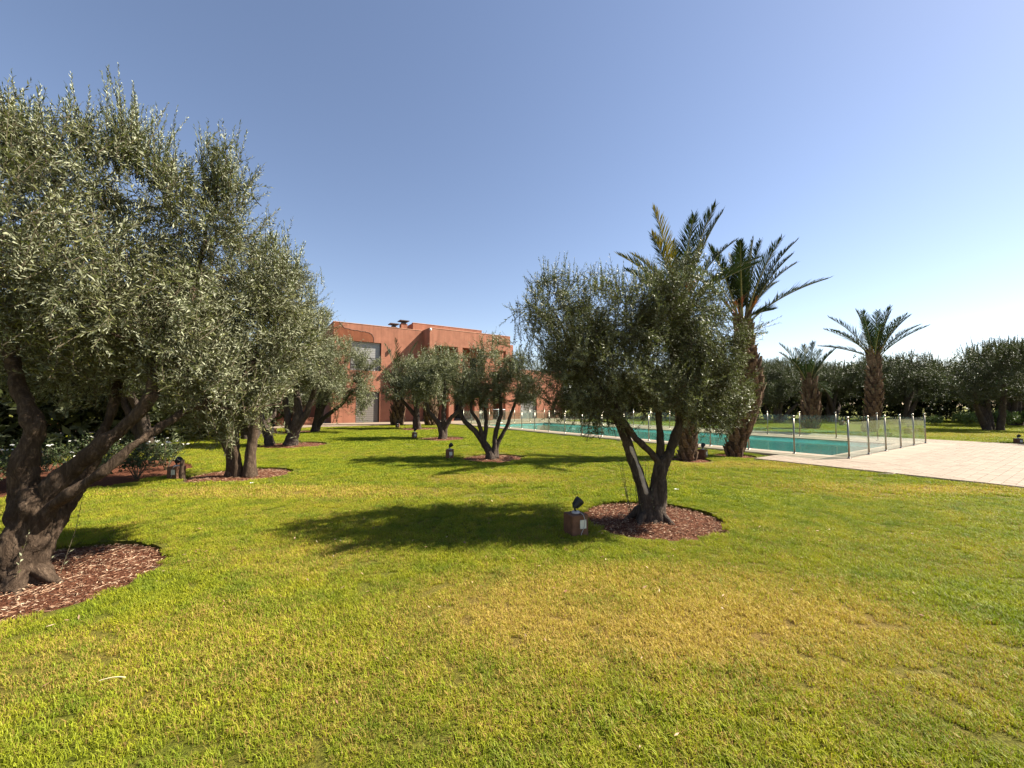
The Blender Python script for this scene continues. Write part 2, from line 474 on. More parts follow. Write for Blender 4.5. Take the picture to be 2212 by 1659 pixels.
class MB:
    def __init__(self):
        self.v = []; self.f = []; self.mi = []; self.n = 0; self.att = []
    def add(self, verts, faces, mi=0, att=None):
        verts = np.asarray(verts, float).reshape(-1, 3)
        self.v.append(verts)
        n = self.n
        for f in faces:
            self.f.append([i + n for i in f])
            self.mi.append(mi)
        self.n += len(verts)
        self.att.append(np.full(len(verts), 0.5 if att is None else att))
    def box(self, x0, x1, y0, y1, z0, z1, mi=0, bev=0.0, att=None):
        if bev <= 0:
            v = [(x0, y0, z0), (x1, y0, z0), (x1, y1, z0), (x0, y1, z0), (x0, y0, z1), (x1, y0, z1), (x1, y1, z1), (x0, y1, z1)]
            f = [(0, 3, 2, 1), (4, 5, 6, 7), (0, 1, 5, 4), (1, 2, 6, 5), (2, 3, 7, 6), (3, 0, 4, 7)]
        else:
            b = bev
            v = [(x0, y0, z0), (x1, y0, z0), (x1, y1, z0), (x0, y1, z0), (x0, y0, z1 - b), (x1, y0, z1 - b), (x1, y1, z1 - b), (x0, y1, z1 - b),
                 (x0 + b, y0 + b, z1), (x1 - b, y0 + b, z1), (x1 - b, y1 - b, z1), (x0 + b, y1 - b, z1)]
            f = [(0, 3, 2, 1), (0, 1, 5, 4), (1, 2, 6, 5), (2, 3, 7, 6), (3, 0, 4, 7), (4, 5, 9, 8), (5, 6, 10, 9), (6, 7, 11, 10), (7, 4, 8, 11), (8, 9, 10, 11)]
        self.add(v, f, mi, att)
    def tube(self, pts, rad, sides=8, mi=0, cap=True, jit=0.0, squash=None):
        pts = np.asarray(pts, float)
        n = len(pts)
        rad = np.broadcast_to(np.asarray(rad, float), (n,))
        T = np.gradient(pts, axis=0)
        T /= np.linalg.norm(T, axis=1)[:, None] + 1e-9
        up = np.array([0, 0, 1.0]) if abs(T[0][2]) < 0.9 else np.array([1.0, 0, 0])
        a = np.cross(up, T[0]); a /= np.linalg.norm(a)
        ang = np.arange(sides) / sides * 2 * math.pi
        vs = []
        lob = rng.random(3) * 6.28
        for i in range(n):
            a = a - T[i] * np.dot(a, T[i]); a /= np.linalg.norm(a) + 1e-9
            b = np.cross(T[i], a)
            rr = np.full(sides, rad[i])
            if jit:
                dirs = np.cos(ang)[:, None] * a + np.sin(ang)[:, None] * b
                q = pts[i] + dirs * rad[i]
                for j in range(sides):
                    w1 = mnoise.noise(Vector((q[j][0] * 7 + lob[0], q[j][1] * 7, q[j][2] * 2.6)))
                    w2 = mnoise.noise(Vector((q[j][0] * 19, q[j][1] * 19 + lob[1], q[j][2] * 8)))
                    w3 = mnoise.noise(Vector((q[j][0] * 48, q[j][1] * 48 + lob[1], q[j][2] * 22))) if sides > 24 else 0.0
                    rr[j] *= 1 + jit * (1.1 * w1 + 0.6 * w2 + 0.35 * w3)
            vs.append(pts[i] + (np.cos(ang) * rr)[:, None] * a + (np.sin(ang) * rr)[:, None] * b)
        v = np.concatenate(vs)
        f = []
        for i in range(n - 1):
            for j in range(sides):
                k = (j + 1) % sides
                f.append((i * sides + j, i * sides + k, (i + 1) * sides + k, (i + 1) * sides + j))
        if cap:
            f.append(tuple(range(sides - 1, -1, -1)))
            f.append(tuple(range((n - 1) * sides, n * sides)))
        self.add(v, f, mi)
    def lathe(self, prof, sides=16, mi=0, c=(0, 0, 0)):
        v = []
        for (r, z) in prof:
            for j in range(sides):
                a = j / sides * 2 * math.pi
                v.append((c[0] + r * math.cos(a), c[1] + r * math.sin(a), c[2] + z))
        f = []
        for i in range(len(prof) - 1):
            for j in range(sides):
                k = (j + 1) % sides
                f.append((i * sides + j, i * sides + k, (i + 1) * sides + k, (i + 1) * sides + j))
        f.append(tuple(range(sides - 1, -1, -1)))
        f.append(tuple(range((len(prof) - 1) * sides, len(prof) * sides)))
        self.add(v, f, mi)
    def mesh(self, name, mats, smooth=False):
        me = bpy.data.meshes.new(name)
        v = np.concatenate(self.v)
        me.from_pydata(v.tolist(), [], self.f)
        for m in (mats if isinstance(mats, (list, tuple)) else [mats]):
            me.materials.append(m)
        me.polygons.foreach_set("material_index", self.mi)
        if smooth:
            me.polygons.foreach_set("use_smooth", [True] * len(self.f))
        a = me.attributes.new("r", 'FLOAT', 'POINT')
        a.data.foreach_set("value", np.concatenate(self.att))
        me.update()
        return me
    def build(self, name, mats, parent=None, smooth=False):
        return link(name, self.mesh(name, mats, smooth), mats, parent)

def quads_mesh(name, V, mats, mi=None, r=None, extra=None, smooth=False):
    """V: (n,4,3) array of loose quads"""
    n = len(V)
    me = bpy.data.meshes.new(name)
    me.vertices.add(n * 4)
    me.vertices.foreach_set("co", V.reshape(-1).astype(np.float32))
    me.loops.add(n * 4)
    me.loops.foreach_set("vertex_index", np.arange(n * 4, dtype=np.int32))
    me.polygons.add(n)
    me.polygons.foreach_set("loop_start", np.arange(n, dtype=np.int32) * 4)
    if mi is not None:
        me.polygons.foreach_set("material_index", np.asarray(mi, dtype=np.int32))
    for m in mats:
        me.materials.append(m)
    if r is not None:
        a = me.attributes.new("r", 'FLOAT', 'POINT')
        a.data.foreach_set("value", np.repeat(r, 4).astype(np.float32) if len(r) == n else r.astype(np.float32))
    if extra is not None:
        a = me.attributes.new("h", 'FLOAT', 'POINT')
        a.data.foreach_set("value", extra.astype(np.float32))
    me.update(calc_edges=True)
    me.validate()
    return me

def norm(a):
    return a / (np.linalg.norm(a, axis=-1, keepdims=True) + 1e-9)

# ------------------------------------------------------------------ pool axes: u runs along the pool to the house, v across it
A0 = np.array([9.62, 11.45])
RZ = math.radians(33.3)
EV = np.array([math.cos(RZ), math.sin(RZ)])
EU = np.array([-math.sin(RZ), math.cos(RZ)])
def W(v, u, z=0.0):
    p = A0 + EV * v + EU * u
    return (p[0], p[1], z)
def UVof(p):
    d = np.asarray(p)[..., :2] - A0
    return d @ EU, d @ EV

POOL = (0.45, 6.95, 0.55, 23.0)       # v0 v1 u0 u1
DECK_Z = 0.06
DECK = [(-2.15, -13), (11.0, -13), (11.0, 26.6), (26, 26.6), (26, 40), (-27, 40), (-27, 26.6), (-0.62, 26.6), (-0.62, 1.75), (-2.15, 1.55)]   # (v,u)

# tree beds: x, y, radius
BEDS = [(-4.5, 3.7, 1.06), (1.97, 5.75, 0.98), (-6.25, 9.25, 1.05), (-8.85, 16.0, 1.35), (-0.55, 12.1, 0.95), (-3.3, 19.0, 1.15), (-6.3, 26.6, 1.5), (-12.6, 23.6, 1.2),
        (5.15, 11.75, 0.62), (6.95, 12.55, 0.62)]
ROSEBED = (-10.9, 8.9, 3.1, 3.0)      # ellipse
GRAVE = []

def in_deck(x, y):
    P = np.stack([x, y], -1)
    u, v = UVof(P)
    ins = np.zeros(len(x), bool)
    poly = DECK
    j = len(poly) - 1
    for i in range(len(poly)):
        vi, ui = poly[i]; vj, uj = poly[j]
        c = ((ui > u) != (uj > u)) & (v < (vj - vi) * (u - ui) / (uj - ui + 1e-12) + vi)
        ins ^= c
        j = i
    return ins

def on_lawn(x, y, m=0.0):
    ok = ~in_deck(x, y)
    for (bx, by, br) in BEDS:
        a = np.arctan2(y - by, x - bx)
        rr = br * (1 + 0.02 * np.sin(3 * a + bx) + 0.012 * np.sin(7 * a + by))
        ok &= (x - bx) ** 2 + (y - by) ** 2 > (rr + m) ** 2
    cx, cy, rx, ry = ROSEBED
    ok &= ((x - cx) / rx) ** 2 + ((y - cy) / ry) ** 2 > 1
    return ok

# ------------------------------------------------------------------ ground
def ring(bx, by, br, n=56):
    out = []
    for i in range(n):
        a = i / n * 2 * math.pi
        rr = br * (1 + 0.02 * math.sin(3 * a + bx) + 0.012 * math.sin(7 * a + by))
        out.append((bx + rr * math.cos(a), by + rr * math.sin(a)))
    return out

holes = [ring(*b) for b in BEDS]
cx, cy, rx, ry = ROSEBED
holes.append([(cx + rx * math.cos(i / 48 * 6.28318), cy + ry * math.sin(i / 48 * 6.28318)) for i in range(48)])
pv0, pv1, pu0, pu1 = POOL
holes.append([W(a, b)[:2] for a, b in ((pv0 - .2, pu0 - .2), (pv1 + .2, pu0 - .2), (pv1 + .2, pu1 + .2), (pv0 - .2, pu1 + .2))])
outer = [(-400, -60), (400, -60), (400, 600), (-400, 600)]
def cut_sheet(outer, holes, z, lip):
    vs = []; es = []
    loops = [outer] + holes
    spans = []
    for lp in loops:
        s = len(vs)
        vs += [Vector(p) for p in lp]
        es += [(s + i, s + (i + 1) % len(lp)) for i in range(len(lp))]
        spans.append((s, len(vs)))
    ov, oe, of, o1, o2, o3 = delaunay_2d_cdt(vs, es, [], 1, 1e-5)
    V = np.array([(p.x, p.y) for p in ov])
    def inside(poly, p):
        c = False
        j = len(poly) - 1
        for i in range(len(poly)):
            if (poly[i][1] > p[1]) != (poly[j][1] > p[1]) and p[0] < (poly[j][0] - poly[i][0]) * (p[1] - poly[i][1]) / (poly[j][1] - poly[i][1]) + poly[i][0]:
                c = not c
            j = i
        return c
    keep = []
    for f in of:
        c = V[list(f)].mean(0)
        if not any(inside(h, c) for h in holes):
            keep.append(list(f))
    verts = [(p[0], p[1], z) for p in V]
    faces = keep
    for h in holes:
        s = len(verts)
        n = len(h)
        verts += [(p[0], p[1], z) for p in h] + [(p[0], p[1], z - lip) for p in h]
        faces += [[s + i, s + (i + 1) % n, s + n + (i + 1) % n, s + n + i] for i in range(n)]
    me = bpy.data.meshes.new("lawn")
    me.from_pydata(verts, [], faces)
    me.update()
    return me
lawn = link("lawn", cut_sheet(outer, holes, 0.0, 0.09), MAT["lawn"])
tag(lawn, "short lawn of patchy green and straw coloured grass around the trees", "lawn", kind="structure")

# mulch beds: sunken soil disc with loose bark chips and straw
def mulch_bed(b, label, n_chip, size, cat="mulch bed"):
    bx, by, br = b
    e = empty("mulch_bed", (bx, by, 0))
    tag(e, label, cat, "mulch beds round the trees")
    m = MB()
    rp = [(p[0] - bx, p[1] - by) for p in ring(bx, by, br + 0.02)]
    v = [(0, 0, -0.015)]
    for k, s in enumerate((0.35, 0.7, 1.0)):
        for p in rp:
            v.append((p[0] * s, p[1] * s, -0.02 - 0.028 * s ** 2 + rng.uniform(-.008, .008)))
    n = len(rp)
    f = [(0, 1 + i, 1 + (i + 1) % n) for i in range(n)]
    for k in range(2):
        for i in range(n):
            f.append((1 + k * n + i, 1 + (k + 1) * n + i, 1 + (k + 1) * n + (i + 1) % n, 1 + k * n + (i + 1) % n))
    m.add(v, f)
    m.build("soil", MAT["soil"], e, True)
    a = rng.random(n_chip) * 6.2832
    r = np.sqrt(rng.random(n_chip)) * (br * 0.985)
    P = np.stack([np.cos(a) * r, np.sin(a) * r, -0.012 - 0.03 * (r / br) ** 2 + rng.uniform(0.0, 0.02, n_chip)], -1)
    yaw = rng.random(n_chip) * 6.2832
    Ln = size * rng.uniform(0.3, 1.0, n_chip) * rng.choice([.7, 1.0, 1.3, 2.2], n_chip, p=[.35, .35, .2, .1])
    Wd = size * rng.uniform(0.1, 0.32, n_chip)
    straw = rng.random(n_chip) < 0.3
    Wd[straw] *= 0.35; Ln[straw] *= 1.7
    D = np.stack([np.cos(yaw), np.sin(yaw), rng.uniform(-.3, .3, n_chip)], -1)
    Sd = np.stack([-np.sin(yaw), np.cos(yaw), rng.uniform(-.5, .5, n_chip)], -1)
    V = np.stack([P - D * Ln[:, None] / 2, P + Sd * Wd[:, None] / 2 + [0, 0, .004], P + D * Ln[:, None] / 2, P - Sd * Wd[:, None] / 2], 1)
    rr = rng.random(n_chip) ** 2.0
    rr[straw] = rng.uniform(0.6, 1.0, straw.sum())
    o = link("bark_chips", quads_mesh("bark_chips", V, [MAT["chip"]], None, rr), None, e)
    o["kind"] = "stuff"
    return e
bed_labels = ["mulch bed round the thick-trunked olive at the left edge of the picture",
              "round mulch bed under the front olive tree with spotlight box at its rim",
              "mulch bed under the three-stemmed olive second in the left row",
              "mulch bed under the third olive in the left row, half in shade",
              "mulch bed under the four-stemmed olive in the middle of the lawn",
              "narrow far mulch bed under the olive behind the four-stemmed one",
              "farthest shaded mulch bed near the house terrace and small palms",
              "far mulch bed under the bushy olive that nearly touches the ground",
              "small earth ring at the foot of the palm behind the front olive",
              "small earth ring at the foot of the leaning palm by the fence"]
for b, lb, nc, sz in zip(BEDS, bed_labels, (9000, 8000, 3200, 1800, 2500, 1200, 900, 600, 500, 500), (.04, .038, .05, .06, .05, .07, .08, .08, .05, .05)):
    mulch_bed(b, lb, nc, sz)

# rose bed floor
m = MB()
vv = [(0, 0, -0.02)] + [(rx * math.cos(i / 48 * 6.28318), ry * math.sin(i / 48 * 6.28318), -0.05) for i in range(48)]
m.add(vv, [(0, 1 + i, 1 + (i + 1) % 48) for i in range(48)])
o = m.build("flower_bed", MAT["soil"])
o.location = (cx, cy, 0)
tag(o, "red earth bed planted with rose bushes beyond the left olive", "flower bed", kind="structure")

# ------------------------------------------------------------------ grass blades (one object, geometry nodes)
def tuft(name, size, n, wid, h0, h1):
    p = (rng.random((n, 2)) - 0.5) * size
    h = rng.uniform(h0, h1, n) * np.where(rng.random(n) < 0.06, 1.45, 1.0)
    yaw = rng.random(n) * 6.2832
    lean = rng.uniform(0.15, 1.1, n)
    d = np.stack([np.cos(yaw), np.sin(yaw)], -1)
    s = np.stack([-np.sin(yaw + rng.uniform(-.7, .7, n)), np.cos(yaw), np.zeros(n)], -1) * (wid * rng.uniform(.6, 1.2, n))[:, None]
    b = np.concatenate([p, np.full((n, 1), -0.004)], 1)
    mid = b + np.concatenate([d * (h * lean * 0.25)[:, None], (h * 0.6)[:, None]], 1)
    tip = b + np.concatenate([d * (h * lean * 0.85)[:, None], (h * (1.0 - 0.22 * lean))[:, None]], 1)
    q1 = np.stack([b - s / 2, b + s / 2, mid + s * 0.42, mid - s * 0.42], 1)
    q2 = np.stack([mid - s * 0.42, mid + s * 0.42, tip + s * 0.08, tip - s * 0.08], 1)
    V = np.concatenate([q1, q2])
    r = rng.random(n)
    hh = np.tile(np.array([0, 0, .5, .5]), n)
    h2 = np.tile(np.array([.5, .5, 1, 1]), n)
    me = quads_mesh(name, V, [MAT["grass"]], None, np.concatenate([r, r]), np.concatenate([hh, h2]))
    return bpy.data.objects.new(name, me)

tcol = bpy.data.collections.new("grass_tuft_sources")
K = 0
for lod, (size, dens, wid, h0, h1) in enumerate(((0.17, 13500, 0.0037, 0.018, 0.040), (0.32, 4200, 0.0075, 0.022, 0.045), (0.62, 1500, 0.014, 0.028, 0.05))):
    for k in range(4):
        tcol.objects.link(tuft("tuft_%d%d" % (lod, k), size, int(dens * size * size), wid, h0, h1))

pts = []; kinds = []; scl = []
for lod, (step, d0, d1) in enumerate(((0.125, 0.9, 6.8), (0.25, 6.8, 15.0), (0.5, 15.0, 46.0))):
    ys = np.arange(d0, d1, step)
    X = []; Y = []
    for y in ys:
        hw = min(1.42 * y + 1.6, 52)
        xs = np.arange(-hw, hw, step)
        X.append(xs); Y.append(np.full(len(xs), y))
    X = np.concatenate(X); Y = np.concatenate(Y)
    X = X + rng.uniform(-.5, .5, len(X)) * step
    Y = Y + rng.uniform(-.5, .5, len(Y)) * step
    ok = on_lawn(X, Y, (0.015, 0.08, 0.2)[lod])
    X = X[ok]; Y = Y[ok]
    pts.append(np.stack([X, Y, np.zeros(len(X))], -1))
    kinds.append(lod * 4 + rng.integers(0, 4, len(X)))
    hn = 0.5 + 0.28 * np.sin(X * 2.1 + 1.3 * np.sin(Y * 1.7)) + 0.22 * np.sin(Y * 3.3 + X * 1.1)
    scl.append((0.8 + 0.4 * hn) * rng.uniform(0.85, 1.2, len(X)))
# a taller unmown fringe along the deck edge
fr_u = np.arange(-9, 1.4, 0.07)
fr_v = -2.15 - rng.uniform(0.02, 0.10, len(fr_u))
fp = A0 + fr_v[:, None] * EV + fr_u[:, None] * EU
pts.append(np.concatenate([fp, np.zeros((len(fp), 1))], 1)); kinds.append(rng.integers(0, 4, len(fp))); scl.append(rng.uniform(0.9, 1.9, len(fp)))
pts = np.concatenate(pts); kinds = np.concatenate(kinds).astype(np.int32); scl = np.concatenate(scl).astype(np.float32)
gme = bpy.data.meshes.new("grass")
gme.vertices.add(len(pts))
gme.vertices.foreach_set("co", pts.reshape(-1).astype(np.float32))
a = gme.attributes.new("kind", 'INT', 'POINT'); a.data.foreach_set("value", kinds)
a = gme.attributes.new("scl", 'FLOAT', 'POINT'); a.data.foreach_set("value", scl)
a = gme.attributes.new("yaw", 'FLOAT', 'POINT'); a.data.foreach_set("value", (rng.random(len(pts)) * 6.2832).astype(np.float32))
gme.update()
grass = link("grass", gme, MAT["grass"])
tag(grass, "mown grass blades of the lawn, green with straw-coloured dry patches", "grass", kind="stuff")
ng = bpy.data.node_groups.new("grass_scatter", 'GeometryNodeTree')
ng.interface.new_socket("Geometry", in_out='INPUT', socket_type='NodeSocketGeometry')
ng.interface.new_socket("Geometry", in_out='OUTPUT', socket_type='NodeSocketGeometry')
gi = ng.nodes.new("NodeGroupInput"); go = ng.nodes.new("NodeGroupOutput")
iop = ng.nodes.new("GeometryNodeInstanceOnPoints")
ci = ng.nodes.new("GeometryNodeCollectionInfo")
ci.inputs["Collection"].default_value = tcol
ci.inputs["Separate Children"].default_value = True
ci.inputs["Reset Children"].default_value = True
def named(nm, ty):
    n = ng.nodes.new("GeometryNodeInputNamedAttribute")
    n.data_type = ty
    n.inputs["Name"].default_value = nm
    return n.outputs[0]
cmb = ng.nodes.new("ShaderNodeCombineXYZ")
ng.links.new(named("yaw", 'FLOAT'), cmb.inputs[2])
ng.links.new(gi.outputs[0], iop.inputs["Points"])
ng.links.new(ci.outputs[0], iop.inputs["Instance"])
iop.inputs["Pick Instance"].default_value = True
ng.links.new(named("kind", 'INT'), iop.inputs["Instance Index"])
ng.links.new(cmb.outputs[0], iop.inputs["Rotation"])
ng.links.new(named("scl", 'FLOAT'), iop.inputs["Scale"])
ng.links.new(iop.outputs[0], go.inputs[0])
md = grass.modifiers.new("scatter", 'NODES')
md.node_group = ng

# ------------------------------------------------------------------ deck, coping, pool
deck = MB()
def prism(mb, poly, z0, z1, mi=0):
    """poly is a ccw outline, triangulated on top"""
    vs = [Vector(p) for p in poly]
    n = len(poly)
    ov, oe, of, a, b, c = delaunay_2d_cdt(vs, [(i, (i + 1) % n) for i in range(n)], [], 1, 1e-6)
    v = [(p.x, p.y, z1) for p in ov]
    mb.add(v, [list(f) for f in of], mi)
    v = [(p[0], p[1], z0) for p in poly] + [(p[0], p[1], z1) for p in poly]
    mb.add(v, [(i, (i + 1) % n, n + (i + 1) % n, n + i) for i in range(n)], mi)
# bedding under the pavers, split into rectangles round the pool (local x = v, y = u)
BZ = DECK_Z - 0.012
def rects():
    return [(-2.15, 11.0, -13, pu0), (-2.15, pv0, pu0, 1.55), (-0.62, pv0, 1.55, 26.6), (pv1, 11.0, pu0, 26.6), (pv0, pv1, pu1, 26.6)]
for (x0, x1, y0, y1) in rects():
    deck.box(x0, x1, y0, y1, -0.06, BZ)
deck.box(-27, 26, 26.6, 40, -0.06, DECK_Z - 0.004)
deck_o = deck.build("pool_deck", MAT["joint"])
deck_o.location = W(0, 0); deck_o.rotation_euler = (0, 0, RZ)
tag(deck_o, "pale beige stone paved deck around the swimming pool", "deck", kind="structure")

# coping slabs: pool rim and the band under the fence; pavers: running bond
FV = 8.2
FU = 24.6
coping = []
step = 0.9
def slab_row(x0, x1, y0, y1, along):
    if along == 'y':
        n = max(1, round((y1 - y0) / step)); d = (y1 - y0) / n
        for i in range(n):
            coping.append((x0, x1, y0 + i * d, y0 + (i + 1) * d))
    else:
        n = max(1, round((x1 - x0) / step)); d = (x1 - x0) / n
        for i in range(n):
            coping.append((x0 + i * d, x1 - (n - 1 - i) * d, y0, y1))
slab_row(-0.60, -0.12, -0.75, 26.6, 'y')
slab_row(-0.12, pv0 + .03, -0.75, 26.6, 'y')
slab_row(pv0 + .03, FV + .5, -0.75, -0.12, 'x')
slab_row(pv0 + .03, FV + .5, -0.12, pu0 + .03, 'x')
slab_row(pv1 - .03, pv1 + .6, pu0 + .03, 24.2, 'y')
slab_row(pv0 + .03, pv1 - .03, pu1 - .03, 24.2, 'x')
g = 0.004
for (x0, x1, y0, y1) in coping:
    mb = MB()
    hx, hy = (x1 - x0) / 2 - g, (y1 - y0) / 2 - g
    mb.box(-hx, hx, -hy, hy, -0.05, 0, bev=0.006)
    o = mb.build("coping_slab", MAT["coping"], deck_o)
    o.location = ((x0 + x1) / 2, (y0 + y1) / 2, DECK_Z + 0.004 + rng.uniform(-.0015, .0015))
cop_rects = [(-0.60, pv0, -0.75, 26.6), (-0.6, FV + .5, -0.75, pu0), (pv1, pv1 + .6, pu0, 24.2), (pv0, pv1, pu0, 24.2)]
PL, PW = 0.36, 0.17
pav = []
row = 0
for (xa, xb, ya, yb) in ((-2.15, 11.0, -13, -0.75), (-2.15, -0.60, -0.75, 1.55), (FV + .5, 11.0, -0.75, 26.6), (pv1 + .6, FV + .5, pu0, 26.6), (pv0, pv1 + .6, 24.2, 26.6)):
    # rows run along x (v)
    ny = int(round((yb - ya) / PW)); dy = (yb - ya) / ny
    for j in range(ny):
        off = (j % 2) * PL / 2 + rng.uniform(-.02, .02)
        x = xa - off
        while x < xb - 1e-6:
            l, r_ = max(x, xa), min(x + PL, xb)
            if r_ - l > 0.03:
                pav.append((l, r_, ya + j * dy, ya + (j + 1) * dy))
            x += PL
pav = np.array(pav)
cen = np.stack([(pav[:, 0] + pav[:, 1]) / 2, (pav[:, 2] + pav[:, 3]) / 2], -1)
wp = A0 + cen[:, :1] * EV + cen[:, 1:] * EU
vis = (wp[:, 1] > 2) & (np.abs(wp[:, 0]) < 1.30 * wp[:, 1])
dist = np.where(vis, wp[:, 1], 1e6 + wp[:, 1])
order = np.argsort(dist)
full = [i for i in order if abs(pav[i, 1] - pav[i, 0] - PL) < 1e-4][:300]
chosen = set(full)
shared = {}
for i in full:
    x0, x1, y0, y1 = pav[i]
    key = (round(x1 - x0, 3), round(y1 - y0, 3))
    if key not in shared:
        mb = MB()
        hx, hy = (x1 - x0) / 2 - 0.003, (y1 - y0) / 2 - 0.003
        mb.box(-hx, hx, -hy, hy, -0.03, 0, bev=0.003)
        mb.att = [np.zeros(mb.n)]
        shared[key] = mb.mesh("paver", MAT["paver"])
    o = link("paver", shared[key], MAT["paver"], deck_o)
    o.location = ((x0 + x1) / 2, (y0 + y1) / 2, DECK_Z + rng.uniform(-.0018, .0018))
mb = MB()
for i in range(len(pav)):
    if i in chosen or dist[i] > 60:
        if i in chosen: continue
    x0, x1, y0, y1 = pav[i]
    mb.box(x0 + .003, x1 - .003, y0 + .003, y1 - .003, DECK_Z - 0.03, DECK_Z + rng.uniform(-.0018, .0018), att=rng.random())
o = mb.build("paving", MAT["paver"], deck_o)
o["kind"] = "stuff"
mb = MB()
mb.box(-26.9, 25.9, 26.62, 39.9, DECK_Z - 0.02, DECK_Z)
o = mb.build("terrace", MAT["paver"])
o.location = W(0, 0); o.rotation_euler = (0, 0, RZ)
tag(o, "pale paved terrace strip in front of the red house", "terrace", kind="structure")

# pool basin (open box, inner faces) with steps at the near end
mb = MB()
x0, x1, y0, y1, zb, zt = pv0, pv1, pu0, pu1, -1.45, DECK_Z - 0.035
t_ = 0.15
mb.box(x0 - t_, x0, y0 - t_, y1 + t_, zb - .1, zt)
mb.box(x1, x1 + t_, y0 - t_, y1 + t_, zb - .1, zt)
mb.box(x0, x1, y0 - t_, y0, zb - .1, zt)
mb.box(x0, x1, y1, y1 + t_, zb - .1, zt)
mb.box(x0, x1, y0, y1, zb - .15, zb)
basin = mb.build("pool_basin", MAT["pool"])
basin.location = W(0, 0); basin.rotation_euler = (0, 0, RZ)
tag(basin, "turquoise tiled basin of the long swimming pool", "pool", kind="structure")
for k in range(4):
    mb = MB()
    mb.box(x0 + 0.01, x0 + 2.4 - .02 * k, y0 + 0.005, y0 + 0.5 + 0.35 * k, zb, -0.30 - 0.28 * k - 0.0)
    o = mb.build("pool_step", MAT["pool_step"], basin)
mb = MB()
mb.add([(x0, y0, 0), (x1, y0, 0), (x1, y1, 0), (x0, y1, 0)], [(0, 1, 2, 3)])
water = mb.build("water", MAT["water"])
water.location = W(0, 0, -0.07); water.rotation_euler = (0, 0, RZ)
tag(water, "calm teal water of the swimming pool", "water", kind="structure")

# ------------------------------------------------------------------ glass pool fence
fence = empty("pool_fence", W(0, 0, DECK_Z + 0.004), RZ)
tag(fence, "glass panel safety fence on steel posts with ball caps around the pool", "fence")
pm = MB(); pm.lathe([(0.024, 0.0), (0.024, 1.10)], 14)
post_me = pm.mesh("post", MAT["steel"], True)
cm = MB(); cm.lathe([(0.004, 0), (0.014, 0.004), (0.016, 0.02), (0.03, 0.034), (0.038, 0.054), (0.036, 0.072), (0.024, 0.09), (0.004, 0.097)], 14)
cap_me = cm.mesh("ball_cap", MAT["steel_dark"], True)
fm = MB(); fm.lathe([(0.058, 0), (0.058, 0.012), (0.03, 0.016), (0.03, 0.05), (0.026, 0.054)], 16)
flange_me = fm.mesh("base_flange", MAT["steel_dark"], True)
def fence_post(x, y):
    p = link("post", post_me, MAT["steel"], fence); p.location = (x, y, 0)
    c = link("ball_cap", cap_me, MAT["steel"], p); c.location = (0, 0, 1.10)
    f_ = link("base_flange", flange_me, MAT["steel_dark"], p)
def fence_run(a, b, n):
    a = np.array(a, float); b = np.array(b, float)
    d = (b - a) / n
    ln = np.linalg.norm(d)
    gm = MB()
    gm.box(0.035, ln - 0.035, -0.005, 0.005, 0.045, 1.03)
    gme_ = gm.mesh("glass_panel", MAT["fence_glass"])
    ang = math.atan2(d[1], d[0])
    for i in range(n):
        q = a + d * i
        o = link("glass_panel", gme_, MAT["fence_glass"], fence)
        o.location = (q[0], q[1], 0); o.rotation_euler = (0, 0, ang)
        fence_post(q[0], q[1])
fence_run((0, 0), (FV, 0), 5)
fence_run((FV, 0), (FV, FU), 17)
fence_run((FV, FU), (0, FU), 5)
fence_run((0, FU), (0, 0), 18)

# ------------------------------------------------------------------ olive trees
def bez(p, q, bend, n=7):
    p = np.asarray(p, float); q = np.asarray(q, float)
    t = np.linspace(0, 1, n)[:, None]
    c = (p + q) / 2 + bend
    return (1 - t) ** 2 * p + 2 * t * (1 - t) * c + t ** 2 * q

def resample(pts, step):
    pts = np.asarray(pts, float)
    seg = np.linalg.norm(np.diff(pts[:, :3], axis=0), axis=1)
    s = np.concatenate([[0], np.cumsum(seg)])
    n = max(3, int(s[-1] / step) + 1)
    ss = np.linspace(0, s[-1], n)
    out = np.stack([np.interp(ss, s, pts[:, k]) for k in range(pts.shape[1])], -1)
    for _ in range(2):      # soften the corners
        out[1:-1] = out[1:-1] * 0.5 + (out[:-2] + out[2:]) * 0.25
    return out

def lobe_points(lobes, n, rmin=0.0, pw=0.4):
    vol = np.array([(l[3] * l[4] * l[5]) ** 0.66 for l in lobes])
    idx = rng.choice(len(lobes), n, p=vol / vol.sum())
    Lb = np.array(lobes)[idx]
    d = norm(rng.standard_normal((n, 3)))
    r = rmin + (1 - rmin) * rng.random(n) ** pw
    P = Lb[:, :3] + d * r[:, None] * Lb[:, 3:6]
    return P, d, idx

